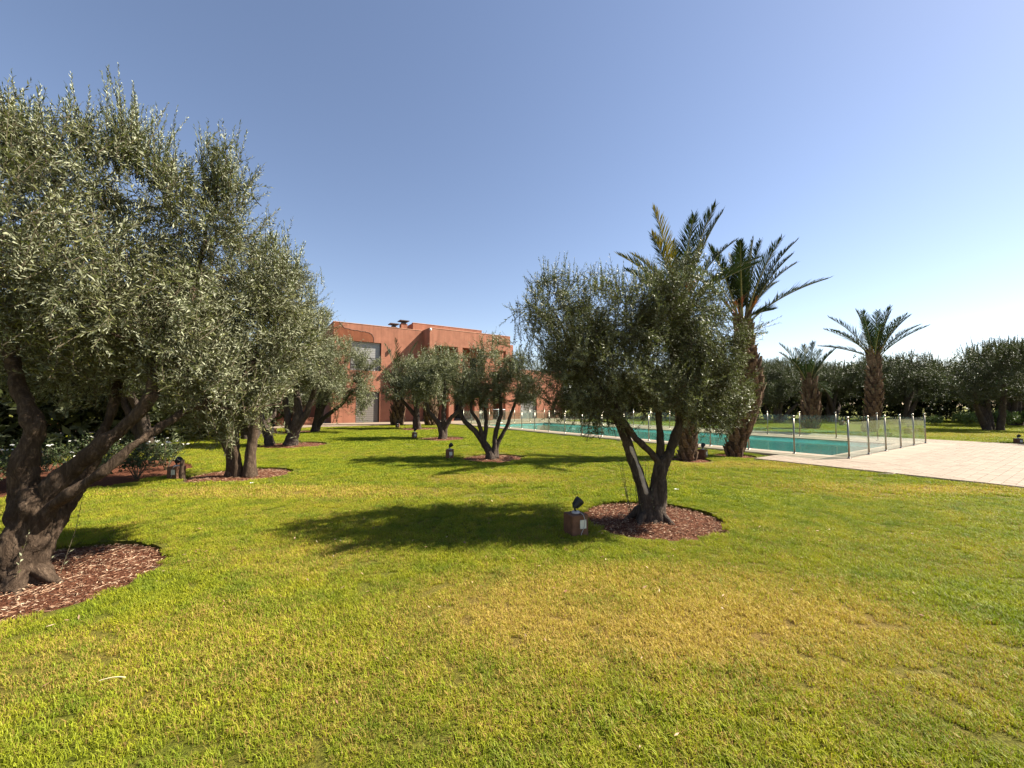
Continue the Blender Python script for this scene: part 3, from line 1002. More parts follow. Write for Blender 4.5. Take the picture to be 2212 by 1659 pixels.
def leaf_cloud(B, T, ln, nl, leaf, wratio, droop=0.0, spread=(0.55, 1.05), curl=0.12):
    """leafy twigs: bases B, directions T, lengths ln; returns quads of leaves and of twig stems"""
    n = len(B)
    ref = np.where(np.abs(T[:, 2:3]) < 0.85, np.array([[0, 0, 1.0]]), np.array([[1.0, 0, 0]]))
    a = norm(np.cross(ref, T)); b = np.cross(T, a)
    bend = a * rng.uniform(-1, 1, (n, 1)) + b * rng.uniform(-1, 1, (n, 1)) + np.array([[0, 0, 1.0]]) * (0.5 - droop)
    s = (np.arange(nl) + 0.5) / nl
    s = np.clip(s[None, :] + rng.uniform(-.4 / nl, .4 / nl, (n, nl)), 0.04, 1)
    P = B[:, None] + T[:, None] * (s * ln[:, None])[..., None] + bend[:, None] * ((s ** 2) * ln[:, None] * curl * 2)[..., None]
    Tl = norm(T[:, None] + bend[:, None] * (s * curl * 4)[..., None])
    k = np.arange(nl)
    phi = (k % 2) * math.pi + (k // 2) * (math.pi / 2) + rng.random((n, 1)) * 6.28 + rng.uniform(-.5, .5, (n, nl))
    rad = a[:, None] * np.cos(phi)[..., None] + b[:, None] * np.sin(phi)[..., None]
    al = rng.uniform(*spread, (n, nl))
    al = al * (1.15 - 0.55 * s)
    D = norm(Tl * np.cos(al)[..., None] + rad * np.sin(al)[..., None])
    Nn = norm(Tl - D * (Tl * D).sum(-1, keepdims=True) + 0.35 * rng.standard_normal((n, nl, 3)))
    Sd = norm(np.cross(D, Nn))
    Ll = leaf * rng.uniform(.65, 1.2, (n, nl)) * (1 - 0.35 * s ** 3)
    Wl = Ll * wratio * rng.uniform(.8, 1.2, (n, nl))
    Wl = Wl[..., None]; Ll = Ll[..., None]
    V = np.stack([P, P + D * Ll * .45 - Sd * Wl * .5 + Nn * Wl * .12, P + D * Ll - Nn * Ll * .08, P + D * Ll * .45 + Sd * Wl * .5 + Nn * Wl * .12], 2)
    V = V.reshape(-1, 4, 3)
    # twig stem: two crossed thin quads
    e = B + T * ln[:, None] + bend * (ln * curl * 2)[:, None]
    mdp = B + T * (ln * .5)[:, None] + bend * (ln * curl * .5)[:, None]
    wd = 0.0022 + 0.004 * ln[:, None]
    st = []
    for ax in (a, b):
        st.append(np.stack([B - ax * wd, B + ax * wd, mdp + ax * wd * .6, mdp - ax * wd * .6], 1))
        st.append(np.stack([mdp - ax * wd * .6, mdp + ax * wd * .6, e + ax * wd * .2, e - ax * wd * .2], 1))
    return V, np.concatenate(st)

def olive(name, label, base, lobes, stems, n_twig, nl=22, leaf=0.062, wr=0.21, twig_len=(0.22, 0.5), n_limb=40, sprigs=None, mat="olive_leaf",
          bark="bark", group=None, suckers=0, trunk_step=0.07, jit=0.16, upright=0.55, inner=0.3, sides=12, roots=0):
    """lobes: absolute (x,y,z,rx,ry,rz); stems: lists of absolute (x,y,z,r)"""
    base = np.array([base[0], base[1], 0.0])
    root = empty(name, base)
    tag(root, label, "olive tree", group)
    lobes = [np.array(l, float) for l in lobes]
    tm = MB()
    nodes = []
    for k, st in enumerate(stems):
        p = resample(st, trunk_step)
        wob = np.cumsum(rng.standard_normal((len(p), 3)), axis=0) * 0.006
        wob[:, 2] = 0; wob -= wob[0]
        p[:, :3] += wob * (trunk_step / 0.07)
        tm.tube(p[:, :3] - base, p[:, 3], sides, jit=jit)
        hi = p[p[:, 2] > 0.45 * max(0.6, p[:, 2].max())]
        nodes += [tuple(q) for q in hi]
    for k in range(roots):
        a_ = k / roots * 6.283 + rng.random() * .6
        ro = stems[0][0][3]
        e_ = np.array([math.cos(a_), math.sin(a_), 0.0])
        p0 = np.array(stems[0][1][:3]) + np.array([0, 0, .16])
        tm.tube(np.array([p0, p0 + e_ * ro * .7 + [0, 0, -.1], p0 + e_ * ro * 1.15 + [0, 0, -.19], p0 + e_ * ro * 1.7 + [0, 0, -.27]]) - base, [ro * .26, ro * .26, ro * .18, ro * .06], 9, jit=jit)
    nodes = np.array(nodes)
    # limbs to the lobes
    C, d, idx = lobe_points(lobes, n_limb, 0.2, 0.6)
    C[:len(lobes)] = np.array([l[:3] for l in lobes])[:len(C)] + rng.normal(0, .05, (min(len(lobes), len(C)), 3))
    dd = np.array([np.min(np.linalg.norm(nodes[:, :3] - c, axis=1)) for c in C])
    for i in np.argsort(dd):
        c = C[i]
        dist = np.linalg.norm(nodes[:, :3] - c, axis=1) + np.where(nodes[:, 2] > c[2] - 0.05, 0.8, 0)
        q = nodes[np.argmin(dist)]
        ln = np.linalg.norm(c - q[:3])
        if ln < 0.12: continue
        bend = rng.normal(0, 0.10, 3) * ln + np.array([0, 0, 0.10 * ln])
        p = bez(q[:3], c, bend, 7)
        r0 = min(q[3] * 0.75, 0.012 + 0.022 * ln)
        rr = np.linspace(r0, 0.35 * r0, 7)
        tm.tube(p - base, rr, 6, jit=jit * .6, cap=False)
        nodes = np.concatenate([nodes, np.concatenate([p[2:], rr[2:, None]], 1)])
    tm.build("trunk", MAT[bark], root, True)
    # leafy twigs, gathered in sprays along the outer branchlets
    per = 15
    nC = max(20, n_twig // per)
    Cc, d, idx = lobe_points(lobes, nC, inner, 0.42)
    Lr = np.array([l[3:6] for l in lobes])[idx]
    nrm = norm(d / Lr)
    Dc = norm(nrm * 0.8 + np.array([[0, 0, upright]]) + 0.35 * rng.standard_normal((nC, 3)))
    hang = rng.random(nC) < 0.2
    Dc[hang] = norm(nrm[hang] * 0.8 + np.array([[0, 0, -0.5]]) + 0.3 * rng.standard_normal((hang.sum(), 3)))
    k = rng.integers(0, nC, n_twig)
    tl = 0.5 * (twig_len[0] + twig_len[1])
    sc_ = tl / 0.4
    T = norm(Dc[k] + 0.42 * rng.standard_normal((n_twig, 3)))
    ln = rng.uniform(*twig_len, n_twig)
    B = Cc[k] + Dc[k] * (rng.uniform(-.42, .18, n_twig) * sc_)[:, None] + rng.normal(0, .075 * sc_, (n_twig, 3)) - T * (ln * 0.45)[:, None]
    B[:, 2] = np.maximum(B[:, 2], 0.5)
    V, St = leaf_cloud(B, T, ln, nl, leaf, wr)
    VV = [V]; SS = [St]
    mids = [np.zeros(len(V))]
    if sprigs:
        # upright shoots on top of the crown: list of (x,y,z_base,height,count,spread)
        for (sx, sy, sz, hgt, cnt, spr) in sprigs:
            Bs = np.array([sx, sy, sz]) + np.concatenate([rng.normal(0, spr, (cnt, 2)), rng.uniform(-.15, .1, (cnt, 1))], 1)
            Ts = norm(np.array([[0, 0, 1.0]]) + rng.normal(0, .16, (cnt, 3)))
            lns = hgt * rng.uniform(.55, 1.0, cnt)
            Vs, Ss = leaf_cloud(Bs, Ts, lns, max(nl, int(hgt / 0.014)), leaf * 0.85, wr * 1.1, spread=(0.45, 0.8), curl=0.05)
            VV.append(Vs); SS.append(Ss); mids.append(np.full(len(Vs), 2.0))
    if suckers:
        an = rng.random(suckers) * 6.28
        r0 = rng.uniform(0.12, 0.3, suckers)
        Bs = base + np.stack([np.cos(an) * r0, np.sin(an) * r0, np.full(suckers, 0.0)], -1)
        Ts = norm(np.stack([np.cos(an) * .15, np.sin(an) * .15, np.ones(suckers)], -1) + rng.normal(0, .12, (suckers, 3)))
        lns = rng.uniform(.3, .8, suckers)
        Vs, Ss = leaf_cloud(Bs, Ts, lns, 18, leaf * 0.75, wr * 1.2)
        VV.append(Vs); SS.append(Ss); mids.append(np.zeros(len(Vs)))
    Vl = np.concatenate(VV); Vs = np.concatenate(SS)
    allq = np.concatenate([Vl, Vs]) - base
    mi = np.concatenate([np.concatenate(mids), np.ones(len(Vs))]).astype(np.int32)
    r = rng.random(len(allq)) ** 1.1
    # whole twigs differ a little in tone: young shoots and older wood
    cr = link("crown", quads_mesh("crown", allq, [MAT[mat], MAT["twig"], MAT[mat if mat == "olive_leaf_dark" else "olive_leaf_silver"]], mi, r), None, root)
    cr["kind"] = "stuff"
    return root

def auto_stems(base, lobes, n=3, r0=0.13, fork=0.7, split=0.1):
    base = np.array([base[0], base[1], 0.0])
    out = []
    ls = sorted(lobes, key=lambda l: -l[3] * l[4] * l[5])
    for k in range(n):
        l = ls[k % len(ls)]
        tgt = np.array(l[:3]) + np.array([0, 0, -l[5] * 0.2])
        d = tgt - base
        a = rng.random() * 6.28
        b0 = base + np.array([math.cos(a), math.sin(a), 0]) * split * (0.5 + rng.random())
        m1 = b0 + d * np.array([.2, .2, .33]) + rng.normal(0, .05, 3)
        m2 = b0 + d * np.array([.62, .62, .66]) + rng.normal(0, .07, 3)
        out.append([(b0[0], b0[1], -.05, r0 * 1.3), (b0[0], b0[1], .08, r0 * 1.08), (*m1, r0 * .85), (*m2, r0 * .62), (*tgt, r0 * .35)])
    return out

GO = "olive trees in the garden"
# --- big left tree
t0_l = [(-3.45, 4.7, 3.1, .85, .75, .75), (-3.35, 5.0, 2.3, .7, .7, .6), (-3.3, 4.35, 3.75, .5, .6, .6), (-4.15, 4.1, 3.8, .6, .75, .75), (-4.75, 3.8, 3.8, .7, .8, .7),
        (-4.1, 3.5, 2.95, .8, .75, .75), (-3.55, 4.0, 2.65, .75, .7, .6), (-3.75, 5.1, 1.85, .6, .6, .45), (-5.0, 3.3, 2.8, .9, .8, .7), (-5.7, 4.0, 3.3, 1.0, 1.1, .9),
        (-4.6, 4.9, 2.7, .8, .8, .7), (-2.95, 5.0, 2.9, .5, .55, .55), (-4.9, 4.4, 2.1, .8, .6, .4), (-3.1, 4.9, 1.95, .5, .5, .45), (-3.5, 4.8, 1.6, .5, .5, .35), (-3.5, 4.3, 2.15, .55, .5, .4), (-4.0, 3.5, 2.35, .55, .5, .38), (-2.85, 4.9, 2.4, .42, .5, .45), (-2.95, 5.0, 1.6, .3, .35, .3), (-5.3, 6.0, 3.0, 1.0, .9, .8), (-6.2, 5.2, 2.6, .9, .9, .7), (-3.3, 4.2, 1.98, .45, .4, .32), (-2.9, 4.35, 1.8, .35, .35, .3), (-3.5, 3.95, 2.15, .4, .4, .32)]  # includes a back lobe added to cast shade on the rose bed
t0_s = [[(-4.47, 3.66, -.06, 0.233), (-4.46, 3.66, .05, 0.194), (-4.43, 3.66, .25, 0.152), (-4.40, 3.68, .48, 0.142), (-4.38, 3.68, .66, 0.152), (-4.40, 3.70, .82, 0.097)],
        [(-4.44, 3.70, .5, 0.110), (-4.50, 3.70, .77, 0.093), (-4.50, 3.70, 1.0, 0.081), (-4.47, 3.72, 1.22, 0.076), (-4.39, 3.72, 1.38, 0.068), (-4.50, 3.74, 1.55, 0.061), (-4.62, 3.76, 1.75, 0.055), (-4.8, 3.8, 2.1, 0.045), (-4.75, 3.8, 2.9, 0.032)],
        [(-4.36, 3.70, .5, 0.097), (-4.24, 3.72, .86, 0.077), (-4.04, 3.75, 1.07, 0.068), (-3.84, 3.80, 1.27, 0.065), (-3.64, 3.88, 1.52, 0.060), (-3.55, 3.92, 1.68, 0.053), (-3.57, 3.95, 1.95, 0.042), (-3.4, 4.1, 2.6, 0.032), (-3.4, 4.3, 3.4, 0.020)],
        [(-4.36, 3.66, .45, 0.077), (-4.20, 3.68, .68, 0.055), (-4.02, 3.66, .80, 0.046), (-3.78, 3.72, 0.99, 0.040), (-3.58, 3.82, 1.24, 0.036), (-3.42, 4.1, 1.5, 0.032), (-3.2, 4.5, 1.75, 0.025), (-3.1, 4.9, 2.2, 0.016)],
        [(-4.70, 3.60, -.05, 0.142), (-4.85, 3.55, .2, 0.122), (-5.1, 3.5, .5, 0.104), (-5.4, 3.5, .9, 0.084), (-5.6, 3.7, 1.6, 0.065), (-5.7, 3.9, 2.6, 0.039)],
        [(-4.42, 3.70, .05, 0.12), (-4.42, 3.80, .4, 0.10), (-4.32, 4.1, .9, 0.058), (-4.30, 4.3, 1.5, 0.048), (-4.4, 4.5, 2.3, 0.032)]]
olive("olive_tree", "large old olive with thick gnarled trunk at the left edge of the picture", (-4.45, 3.68), t0_l, t0_s, 7400, 25, 0.060, 0.21, (0.25, 0.55), 70,
      [(-4.0, 4.1, 4.1, .9, 44, .09), (-4.14, 4.1, 4.15, .75, 40, .09), (-3.85, 4.15, 4.0, .7, 30, .09), (-3.32, 4.35, 3.95, .75, 44, .07), (-3.15, 4.4, 3.9, .6, 22, .05), (-4.75, 3.8, 4.1, .65, 40, .08), (-5.05, 3.8, 4.05, .65, 34, .1),
       (-4.95, 3.8, 4.1, .6, 26, .06), (-4.4, 3.95, 4.2, .65, 26, .05), (-3.0, 4.9, 3.4, .5, 26, .1), (-3.58, 4.3, 3.9, .5, 20, .07), (-2.75, 4.9, 3.2, .45, 18, .08), (-3.7, 4.25, 3.9, .5, 16, .05)],
      upright=0.8, mat="olive_leaf_bright", group=GO, suckers=9, trunk_step=0.028, jit=0.40, sides=40, roots=3)

# --- front tree
t1_l = [(.60, 5.7, 2.95, .60, .65, .58), (1.5, 5.5, 2.85, .70, .75, .60), (2.5, 5.75, 3.0, .66, .75, .62), (.66, 5.8, 2.15, .62, .65, .5), (1.7, 5.45, 2.15, .75, .8, .6),
        (2.8, 5.7, 2.1, .60, .7, .55), (1.22, 5.5, 1.55, .38, .4, .32), (2.2, 6.4, 2.5, .8, .6, .7), (1.1, 6.3, 2.5, .7, .5, .6), (3.1, 5.75, 1.75, .36, .45, .34), (.95, 5.3, 2.5, .5, .5, .5), (2.25, 5.2, 1.75, .55, .45, .36), (.8, 5.6, 1.65, .35, .4, .3), (2.05, 5.6, 2.95, .5, .6, .5), (2.95, 5.7, 2.6, .45, .6, .55), (1.15, 5.45, 1.38, .28, .3, .25), (2.85, 5.6, 1.5, .38, .4, .28), (2.75, 5.4, 2.3, .5, .5, .5)]
t1_s = [[(1.95, 5.70, -.07, 0.232), (1.94, 5.70, .03, 0.181), (1.92, 5.69, .14, 0.129), (1.86, 5.68, .40, 0.090), (1.73, 5.68, .80, 0.077), (1.60, 5.68, 1.17, 0.067), (1.42, 5.68, 1.54, 0.052), (1.1, 5.7, 2.1, 0.039), (.8, 5.7, 2.6, 0.026)],
        [(2.0, 5.70, -.05, 0.189), (2.03, 5.70, .12, 0.138), (2.07, 5.70, .40, 0.107), (2.12, 5.70, .72, 0.099), (2.26, 5.71, .96, 0.069), (2.42, 5.72, 1.38, 0.056), (2.55, 5.75, 1.9, 0.039), (2.6, 5.8, 2.6, 0.026)],
        [(2.08, 5.69, .5, 0.077), (2.06, 5.66, .8, 0.053), (1.91, 5.62, .96, 0.045), (1.70, 5.55, 1.14, 0.040), (1.45, 5.5, 1.5, 0.030), (1.3, 5.4, 2.0, 0.022)],
        [(2.1, 5.72, .55, 0.077), (2.13, 5.74, .9, 0.053), (2.14, 5.76, 1.17, 0.048), (2.1, 5.8, 1.8, 0.036), (1.9, 5.8, 2.6, 0.026)]]
T1 = olive("olive_tree", "olive tree standing alone in front with spotlight box beside its forked trunk", (1.97, 5.72), t1_l, t1_s, 7200, 22, 0.052, 0.22, (0.2, 0.42), 60,
      [(.55, 5.7, 3.35, .5, 14, .07), (.42, 5.7, 3.2, .35, 16, .07), (.85, 5.7, 3.3, .38, 16, .1), (1.3, 5.6, 3.22, .42, 16, .08), (1.85, 5.6, 3.2, .36, 22, .13), (2.5, 5.7, 3.32, .36, 26, .15), (2.95, 5.8, 3.15, .36, 16, .08), (2.1, 5.6, 3.2, .36, 14, .12), (1.55, 5.6, 3.2, .34, 14, .1)],
      mat="olive_leaf", bark="bark_dark", group=GO, suckers=16, trunk_step=0.04, jit=0.28, sides=26, roots=5)
# the bleached dead strip on the left stem
mb = MB()
p = np.array([(1.895, 5.64, .22), (1.868, 5.622, .36), (1.815, 5.618, .54), (1.755, 5.618, .72), (1.70, 5.62, .90), (1.64, 5.625, 1.06), (1.60, 5.64, 1.16)]) - np.array([1.97, 5.72, 0])
mb.tube(resample(p, .04), np.interp(np.linspace(0, 1, len(resample(p, .04))), [0, .15, .5, .8, 1], [.012, .046, .040, .034, .008]), 14, jit=.35)
mb.build("dead_wood_strip", MAT["deadwood"], T1, True)

# --- second of the left row
t2_l = [(-5.75, 9.0, 4.55, .85, .9, .85), (-5.1, 8.9, 3.9, .85, .9, .75), (-4.85, 8.9, 3.1, .65, .8, .6), (-5.5, 8.6, 2.7, .8, .8, .6), (-6.4, 8.7, 3.6, 1.0, 1.0, 1.0), (-7.1, 9.2, 3.2, .9, 1.0, .9), (-5.9, 9.4, 2.3, .9, .7, .5), (-6.8, 9.0, 2.4, .8, .7, .5), (-7.3, 8.2, 3.2, 1.0, 1.0, .8), (-7.9, 9.3, 2.6, .8, .9, .7)]  # crown enlarged towards the near left, added to throw shade over the roses
t2_s = [[(-6.28, 9.1, -.05, .18), (-6.30, 9.1, .2, .14), (-6.36, 9.1, .55, .12), (-6.62, 9.1, .95, .11), (-6.9, 9.1, 1.5, .09), (-7.0, 9.1, 2.4, .05)],
        [(-6.2, 9.05, -.05, .14), (-6.22, 9.05, .4, .09), (-6.3, 9.05, .95, .08), (-6.4, 9.0, 1.7, .06), (-6.3, 8.9, 2.8, .04)],
        [(-5.95, 9.1, -.05, .16), (-5.95, 9.1, .3, .115), (-5.9, 9.1, .8, .10), (-5.8, 9.05, 1.5, .08), (-5.5, 9.0, 2.6, .05), (-5.3, 8.9, 3.6, .03)]]
olive("olive_tree", "three-stemmed olive second in the left row, with spotlight box in shade beside it", (-6.1, 9.1), t2_l, t2_s, 4200, 22, 0.066, 0.22, (0.25, 0.55), 40,
      [(-5.65, 8.9, 5.1, .5, 12, .12), (-5.2, 8.9, 4.4, .5, 14, .15), (-4.5, 8.9, 3.9, .5, 12, .12), (-4.9, 8.9, 4.3, .4, 10, .2)], mat="olive_leaf_bright", group=GO)

# --- third of the left row, broad double trunk
t3_l = [(-7.8, 15.8, 4.1, 1.3, 1.4, 1.1), (-8.8, 15.8, 3.9, 1.3, 1.3, 1.3), (-7.5, 15.6, 2.9, 1.1, 1.2, .9), (-8.9, 15.6, 2.6, 1.2, 1.0, .8), (-10.0, 16.0, 3.3, 1.2, 1.2, 1.1), (-7.2, 15.8, 2.2, .7, .8, .6), (-8.2, 15.9, 5.0, .9, .9, .7)]
t3_s = [[(-8.85, 16, -.05, .3), (-8.8, 16, .25, .22), (-8.7, 16, .7, .2), (-8.6, 16, 1.3, .16), (-8.7, 16, 2.2, .1), (-8.6, 16, 3.2, .06)],
        [(-8.78, 16, .3, .18), (-8.5, 16, .85, .14), (-8.2, 16, 1.3, .12), (-7.9, 15.9, 2.2, .08), (-7.7, 15.8, 3.2, .05)],
        [(-9.7, 16.1, -.05, .2), (-9.78, 16.1, .4, .16), (-10.0, 16.1, .9, .14), (-10.3, 16.1, 1.6, .1), (-10.2, 16, 2.8, .05)],
        [(-8.9, 16, .5, .16), (-9.0, 16, 1.2, .12), (-9.1, 16, 2.2, .08)]]
olive("olive_tree", "broad dark-trunked olive third in the left row, before the red house", (-9.0, 16.0), t3_l, t3_s, 2400, 18, 0.088, 0.24, (0.3, 0.65), 40,
      [(-7.6, 15.7, 5.0, .5, 14, .2), (-8.4, 15.8, 5.4, .55, 14, .2), (-7.0, 15.7, 3.9, .45, 12, .2)], mat="olive_leaf_bright", bark="bark_dark", group=GO)
# --- fourth, bushy
t4_l = [(-10.0, 23.5, 4.2, 1.5, 1.5, 1.3), (-9.4, 23.3, 2.7, 1.4, 1.4, 1.3), (-10.7, 23.2, 2.9, 1.4, 1.3, 1.3), (-9.6, 23.2, 1.5, 1.2, 1.1, .9), (-11.2, 23.6, 4.0, 1.2, 1.2, 1.2), (-9.0, 23.4, 3.4, 1.0, 1.0, 1.1), (-8.7, 23.2, 2.3, 1.0, 1.0, 1.2), (-8.6, 23.3, 3.9, .9, .9, .9), (-12.3, 23.6, 3.4, 1.2, 1.2, 1.2)]
olive("olive_tree", "bushy olive whose foliage hangs nearly to the ground before the shuttered door", (-11.6, 23.6), t4_l, auto_stems((-11.6, 23.6), t4_l, 4, .15), 2800, 16, 0.11, 0.26, (0.35, 0.7), 30, mat="olive_leaf_bright", bark="bark_dark", group=GO)

# --- four-stemmed in the middle
t5_l = [(-1.35, 12, 2.55, .68, .8, .62), (-.45, 11.9, 2.9, .8, .9, .72), (.4, 12, 2.5, .66, .8, .66), (-.7, 11.8, 2.05, .75, .8, .5), (.55, 12, 1.9, .5, .6, .42), (-1.3, 12, 1.95, .5, .6, .4), (-.1, 12.3, 2.2, .8, .7, .6)]
t5_s = [[(-.62, 12, -.05, .2), (-.63, 12, .1, .15), (-.72, 12, .27, .115), (-1.07, 12, .77, .085), (-1.43, 12, 1.1, .065), (-1.57, 12, 1.4, .05), (-1.5, 12, 2.2, .03)],
        [(-.8, 11.97, .4, .08), (-1.0, 11.95, 1.06, .055), (-1.26, 11.9, 1.42, .045), (-1.2, 11.9, 2.0, .03)],
        [(-.55, 12, .0, .12), (-.53, 12, .27, .08), (-.50, 12, .86, .07), (-.36, 12, 1.35, .06), (-.4, 12, 2.2, .035)],
        [(-.5, 12.05, .0, .11), (-.46, 12.05, .3, .07), (-.29, 12.05, .67, .06), (-.1, 12.03, .98, .055), (.04, 12, 1.4, .045), (.3, 12, 2.1, .03)],
        [(-.85, 12, .5, .075), (-.8, 12.1, 1.0, .06), (-.85, 12.1, 1.7, .04)]]
olive("olive_tree", "slender four-stemmed olive in the middle of the lawn", (-.6, 12.0), t5_l, t5_s, 2400, 18, 0.072, 0.23, (0.22, 0.5), 40,
      [(-.55, 11.9, 3.4, .4, 12, .12), (-1.0, 11.9, 3.1, .3, 10, .15), (.2, 11.9, 3.1, .3, 10, .15)], mat="olive_leaf_bright", bark="bark_dark", group=GO, inner=.2)
t6_l = [(-4.0, 19, 3.3, 1.1, 1.1, .9), (-2.6, 19, 3.3, 1.1, 1.1, .9), (-3.3, 18.9, 2.4, 1.5, 1.2, .8), (-2.2, 19, 2.5, .8, .9, .6), (-4.4, 19, 2.5, .8, .9, .6), (-3.2, 19.2, 3.7, .7, .8, .6)]
t6_s = [[(-3.3, 19, -.05, .24), (-3.3, 19, .25, .18), (-3.5, 19, .7, .12), (-4.0, 19, 1.3, .09), (-4.2, 19, 2.2, .05)],
        [(-3.25, 19, -.02, .17), (-3.2, 19, .5, .13), (-2.9, 19, 1.0, .1), (-2.4, 19, 1.5, .08), (-2.3, 19, 2.4, .05)],
        [(-3.3, 19, .3, .13), (-3.3, 19, 1.0, .1), (-3.2, 19, 2.0, .07), (-3.2, 19, 3.2, .04)]]
olive("olive_tree", "grey-green olive right behind and left of the four-stemmed one", (-3.3, 19.0), t6_l, t6_s, 2300, 16, 0.10, 0.26, (0.3, 0.6), 30,
      [(-3.3, 19, 4.0, .4, 10, .2), (-2.6, 19, 3.7, .4, 10, .2)], mat="olive_leaf_bright", bark="bark_dark", group=GO)
t7_l = [(-7.0, 26.8, 3.6, 1.4, 1.4, 1.1), (-5.8, 26.8, 3.6, 1.3, 1.4, 1.1), (-6.6, 26.6, 2.6, 1.9, 1.3, 1.0), (-8.1, 26.8, 2.9, 1.2, 1.0, 1.0), (-5.0, 26.8, 3.0, 1.0, 1.0, .8)]
olive("olive_tree", "farthest olive of the middle group beside the small palms", (-6.3, 26.6), t7_l, auto_stems((-6.3, 26.6), t7_l, 4, .16), 2200, 14, 0.13, 0.28, (0.35, 0.7), 26, mat="olive_leaf_bright", bark="bark_dark", group=GO)

# --- background trees: three prototypes, then copies
def proto_lobes(k, h, wd):
    r_ = np.random.default_rng(50 + k)
    out = []
    for i in range(13):
        a = i / 13 * 6.28 + r_.random()
        rr = wd * (0.62 if i % 3 else 0.2)
        z = h * r_.uniform(.38, .80)
        out.append((math.cos(a) * rr, math.sin(a) * rr, z, wd * r_.uniform(.3, .48), wd * r_.uniform(.3, .48), h * r_.uniform(.14, .2)))
    out.append((0, 0, h * .68, wd * .6, wd * .6, h * .24))
    return out
protos = []
for k, (h, wd, nt_) in enumerate(((5.6, 3.3, 3900), (6.2, 3.7, 3900), (5.0, 3.0, 3400))):
    lb = proto_lobes(k, h, wd)
    sp = [(rng.uniform(-.6, .6) * wd, rng.uniform(-.6, .6) * wd, h * .80, 1.1, 9, .16) for _ in range(11)]
    protos.append(olive("olive_tree", "x", (0, 0), lb, auto_stems((0, 0), lb, 4, .17, split=.2), nt_, 14, 0.115, 0.28, (0.35, 0.75), 34, sp, mat="olive_leaf_dark", bark="bark_dark", inner=.25))
back = [
    # x, y, proto, scale, rot, label
    (23.4, 35.0, 0, 1.0, 0.3, "dark olive with spreading stems beyond the pool, right of the leaning palm trunk"),
    (29.2, 36.5, 2, 1.12, 1.2, "dark olive between the short fat palm and the tall palm beyond the pool"),
    (34.0, 34.5, 1, 1.02, 2.2, "wide dark olive just right of the tall palm beyond the pool"),
    (29.8, 24.8, 0, 1.0, 4.0, "double-trunked olive on the lawn at the far right beyond the deck"),
    (38.5, 30.5, 1, 1.12, 0.9, "tall dark olive at the right edge behind the double-trunked one"),
    (24.4, 15.2, 2, 0.95, 2.9, "olive just outside the right edge that throws its shadow on the deck"),
    (40.5, 40.0, 0, 1.1, 5.1, "dark olive far right behind the green shrubs"),
    (47.0, 36.0, 1, 1.1, 3.6, "farthest right olive in the back row at the picture edge"),
    (18.4, 41.0, 1, 1.0, 1.9, "dark olive beyond the pool hidden behind the leaning palm"),
    (12.5, 45.0, 0, 0.95, 2.6, "dark olive beyond the pool seen under the front olive's right side"),
    (28.0, 46.0, 1, 1.15, 0.2, "olive of the back row seen above the short fat palm"),
    (36.0, 45.0, 2, 1.2, 1.0, "olive of the back row right behind the tall palm"),
    (45.5, 46.5, 0, 1.15, 2.0, "olive of the back row above the green shrubs"),
    (55.0, 45.0, 2, 1.3, 3.0, "last olive of the back row at the far right edge"),
    (22.0, 50.0, 2, 1.2, 4.4, "olive of the back row between leaning palm and fat palm"),
    (26.2, 41.0, 1, 1.05, 5.6, "dark olive filling the gap between the fat palm and the leaning palm"),
    (32.5, 41.5, 0, 1.1, 0.7, "dark olive of the back row straight behind the tall palm's trunk"),
    (43.0, 34.0, 2, 1.15, 1.5, "dark olive behind the right end of the shrub row"),
    (-12.6, 13.8, 1, 0.86, 0.5, "dark olive behind the roses, seen between the stems of the big left olive"),
    (-17.0, 13.0, 0, 1.0, 1.4, "dark olive at the left edge behind the rose bushes"),
    (-15.8, 19.5, 2, 1.05, 2.4, "shaded olive behind the three-stemmed one in the left row"),
    (-19.5, 24.0, 1, 0.95, 3.3, "shaded olive far left behind the left row"),
    (-16.5, 30.0, 0, 0.9, 4.2, "olive beside the left corner of the red house"),
    (-25.0, 19.0, 2, 1.2, 5.2, "dark olive at the far left edge of the back row"),
    (-24.0, 31.0, 1, 1.0, 0.8, "olive far left beside the low garden wall"),
    (-12.2, 18.6, 2, 0.8, 1.8, "small shaded olive behind the broad dark-trunked one"),
]
used = set()
for (x, y, k, s, rz, lb) in back:
    o = protos[k] if k not in used else copy_tree(protos[k])
    used.add(k)
    o.location = (x, y, 0); o.rotation_euler = (0, 0, rz); o.scale = (s, s, s)
    tag(o, lb, "olive tree", "dark olive trees in the background")

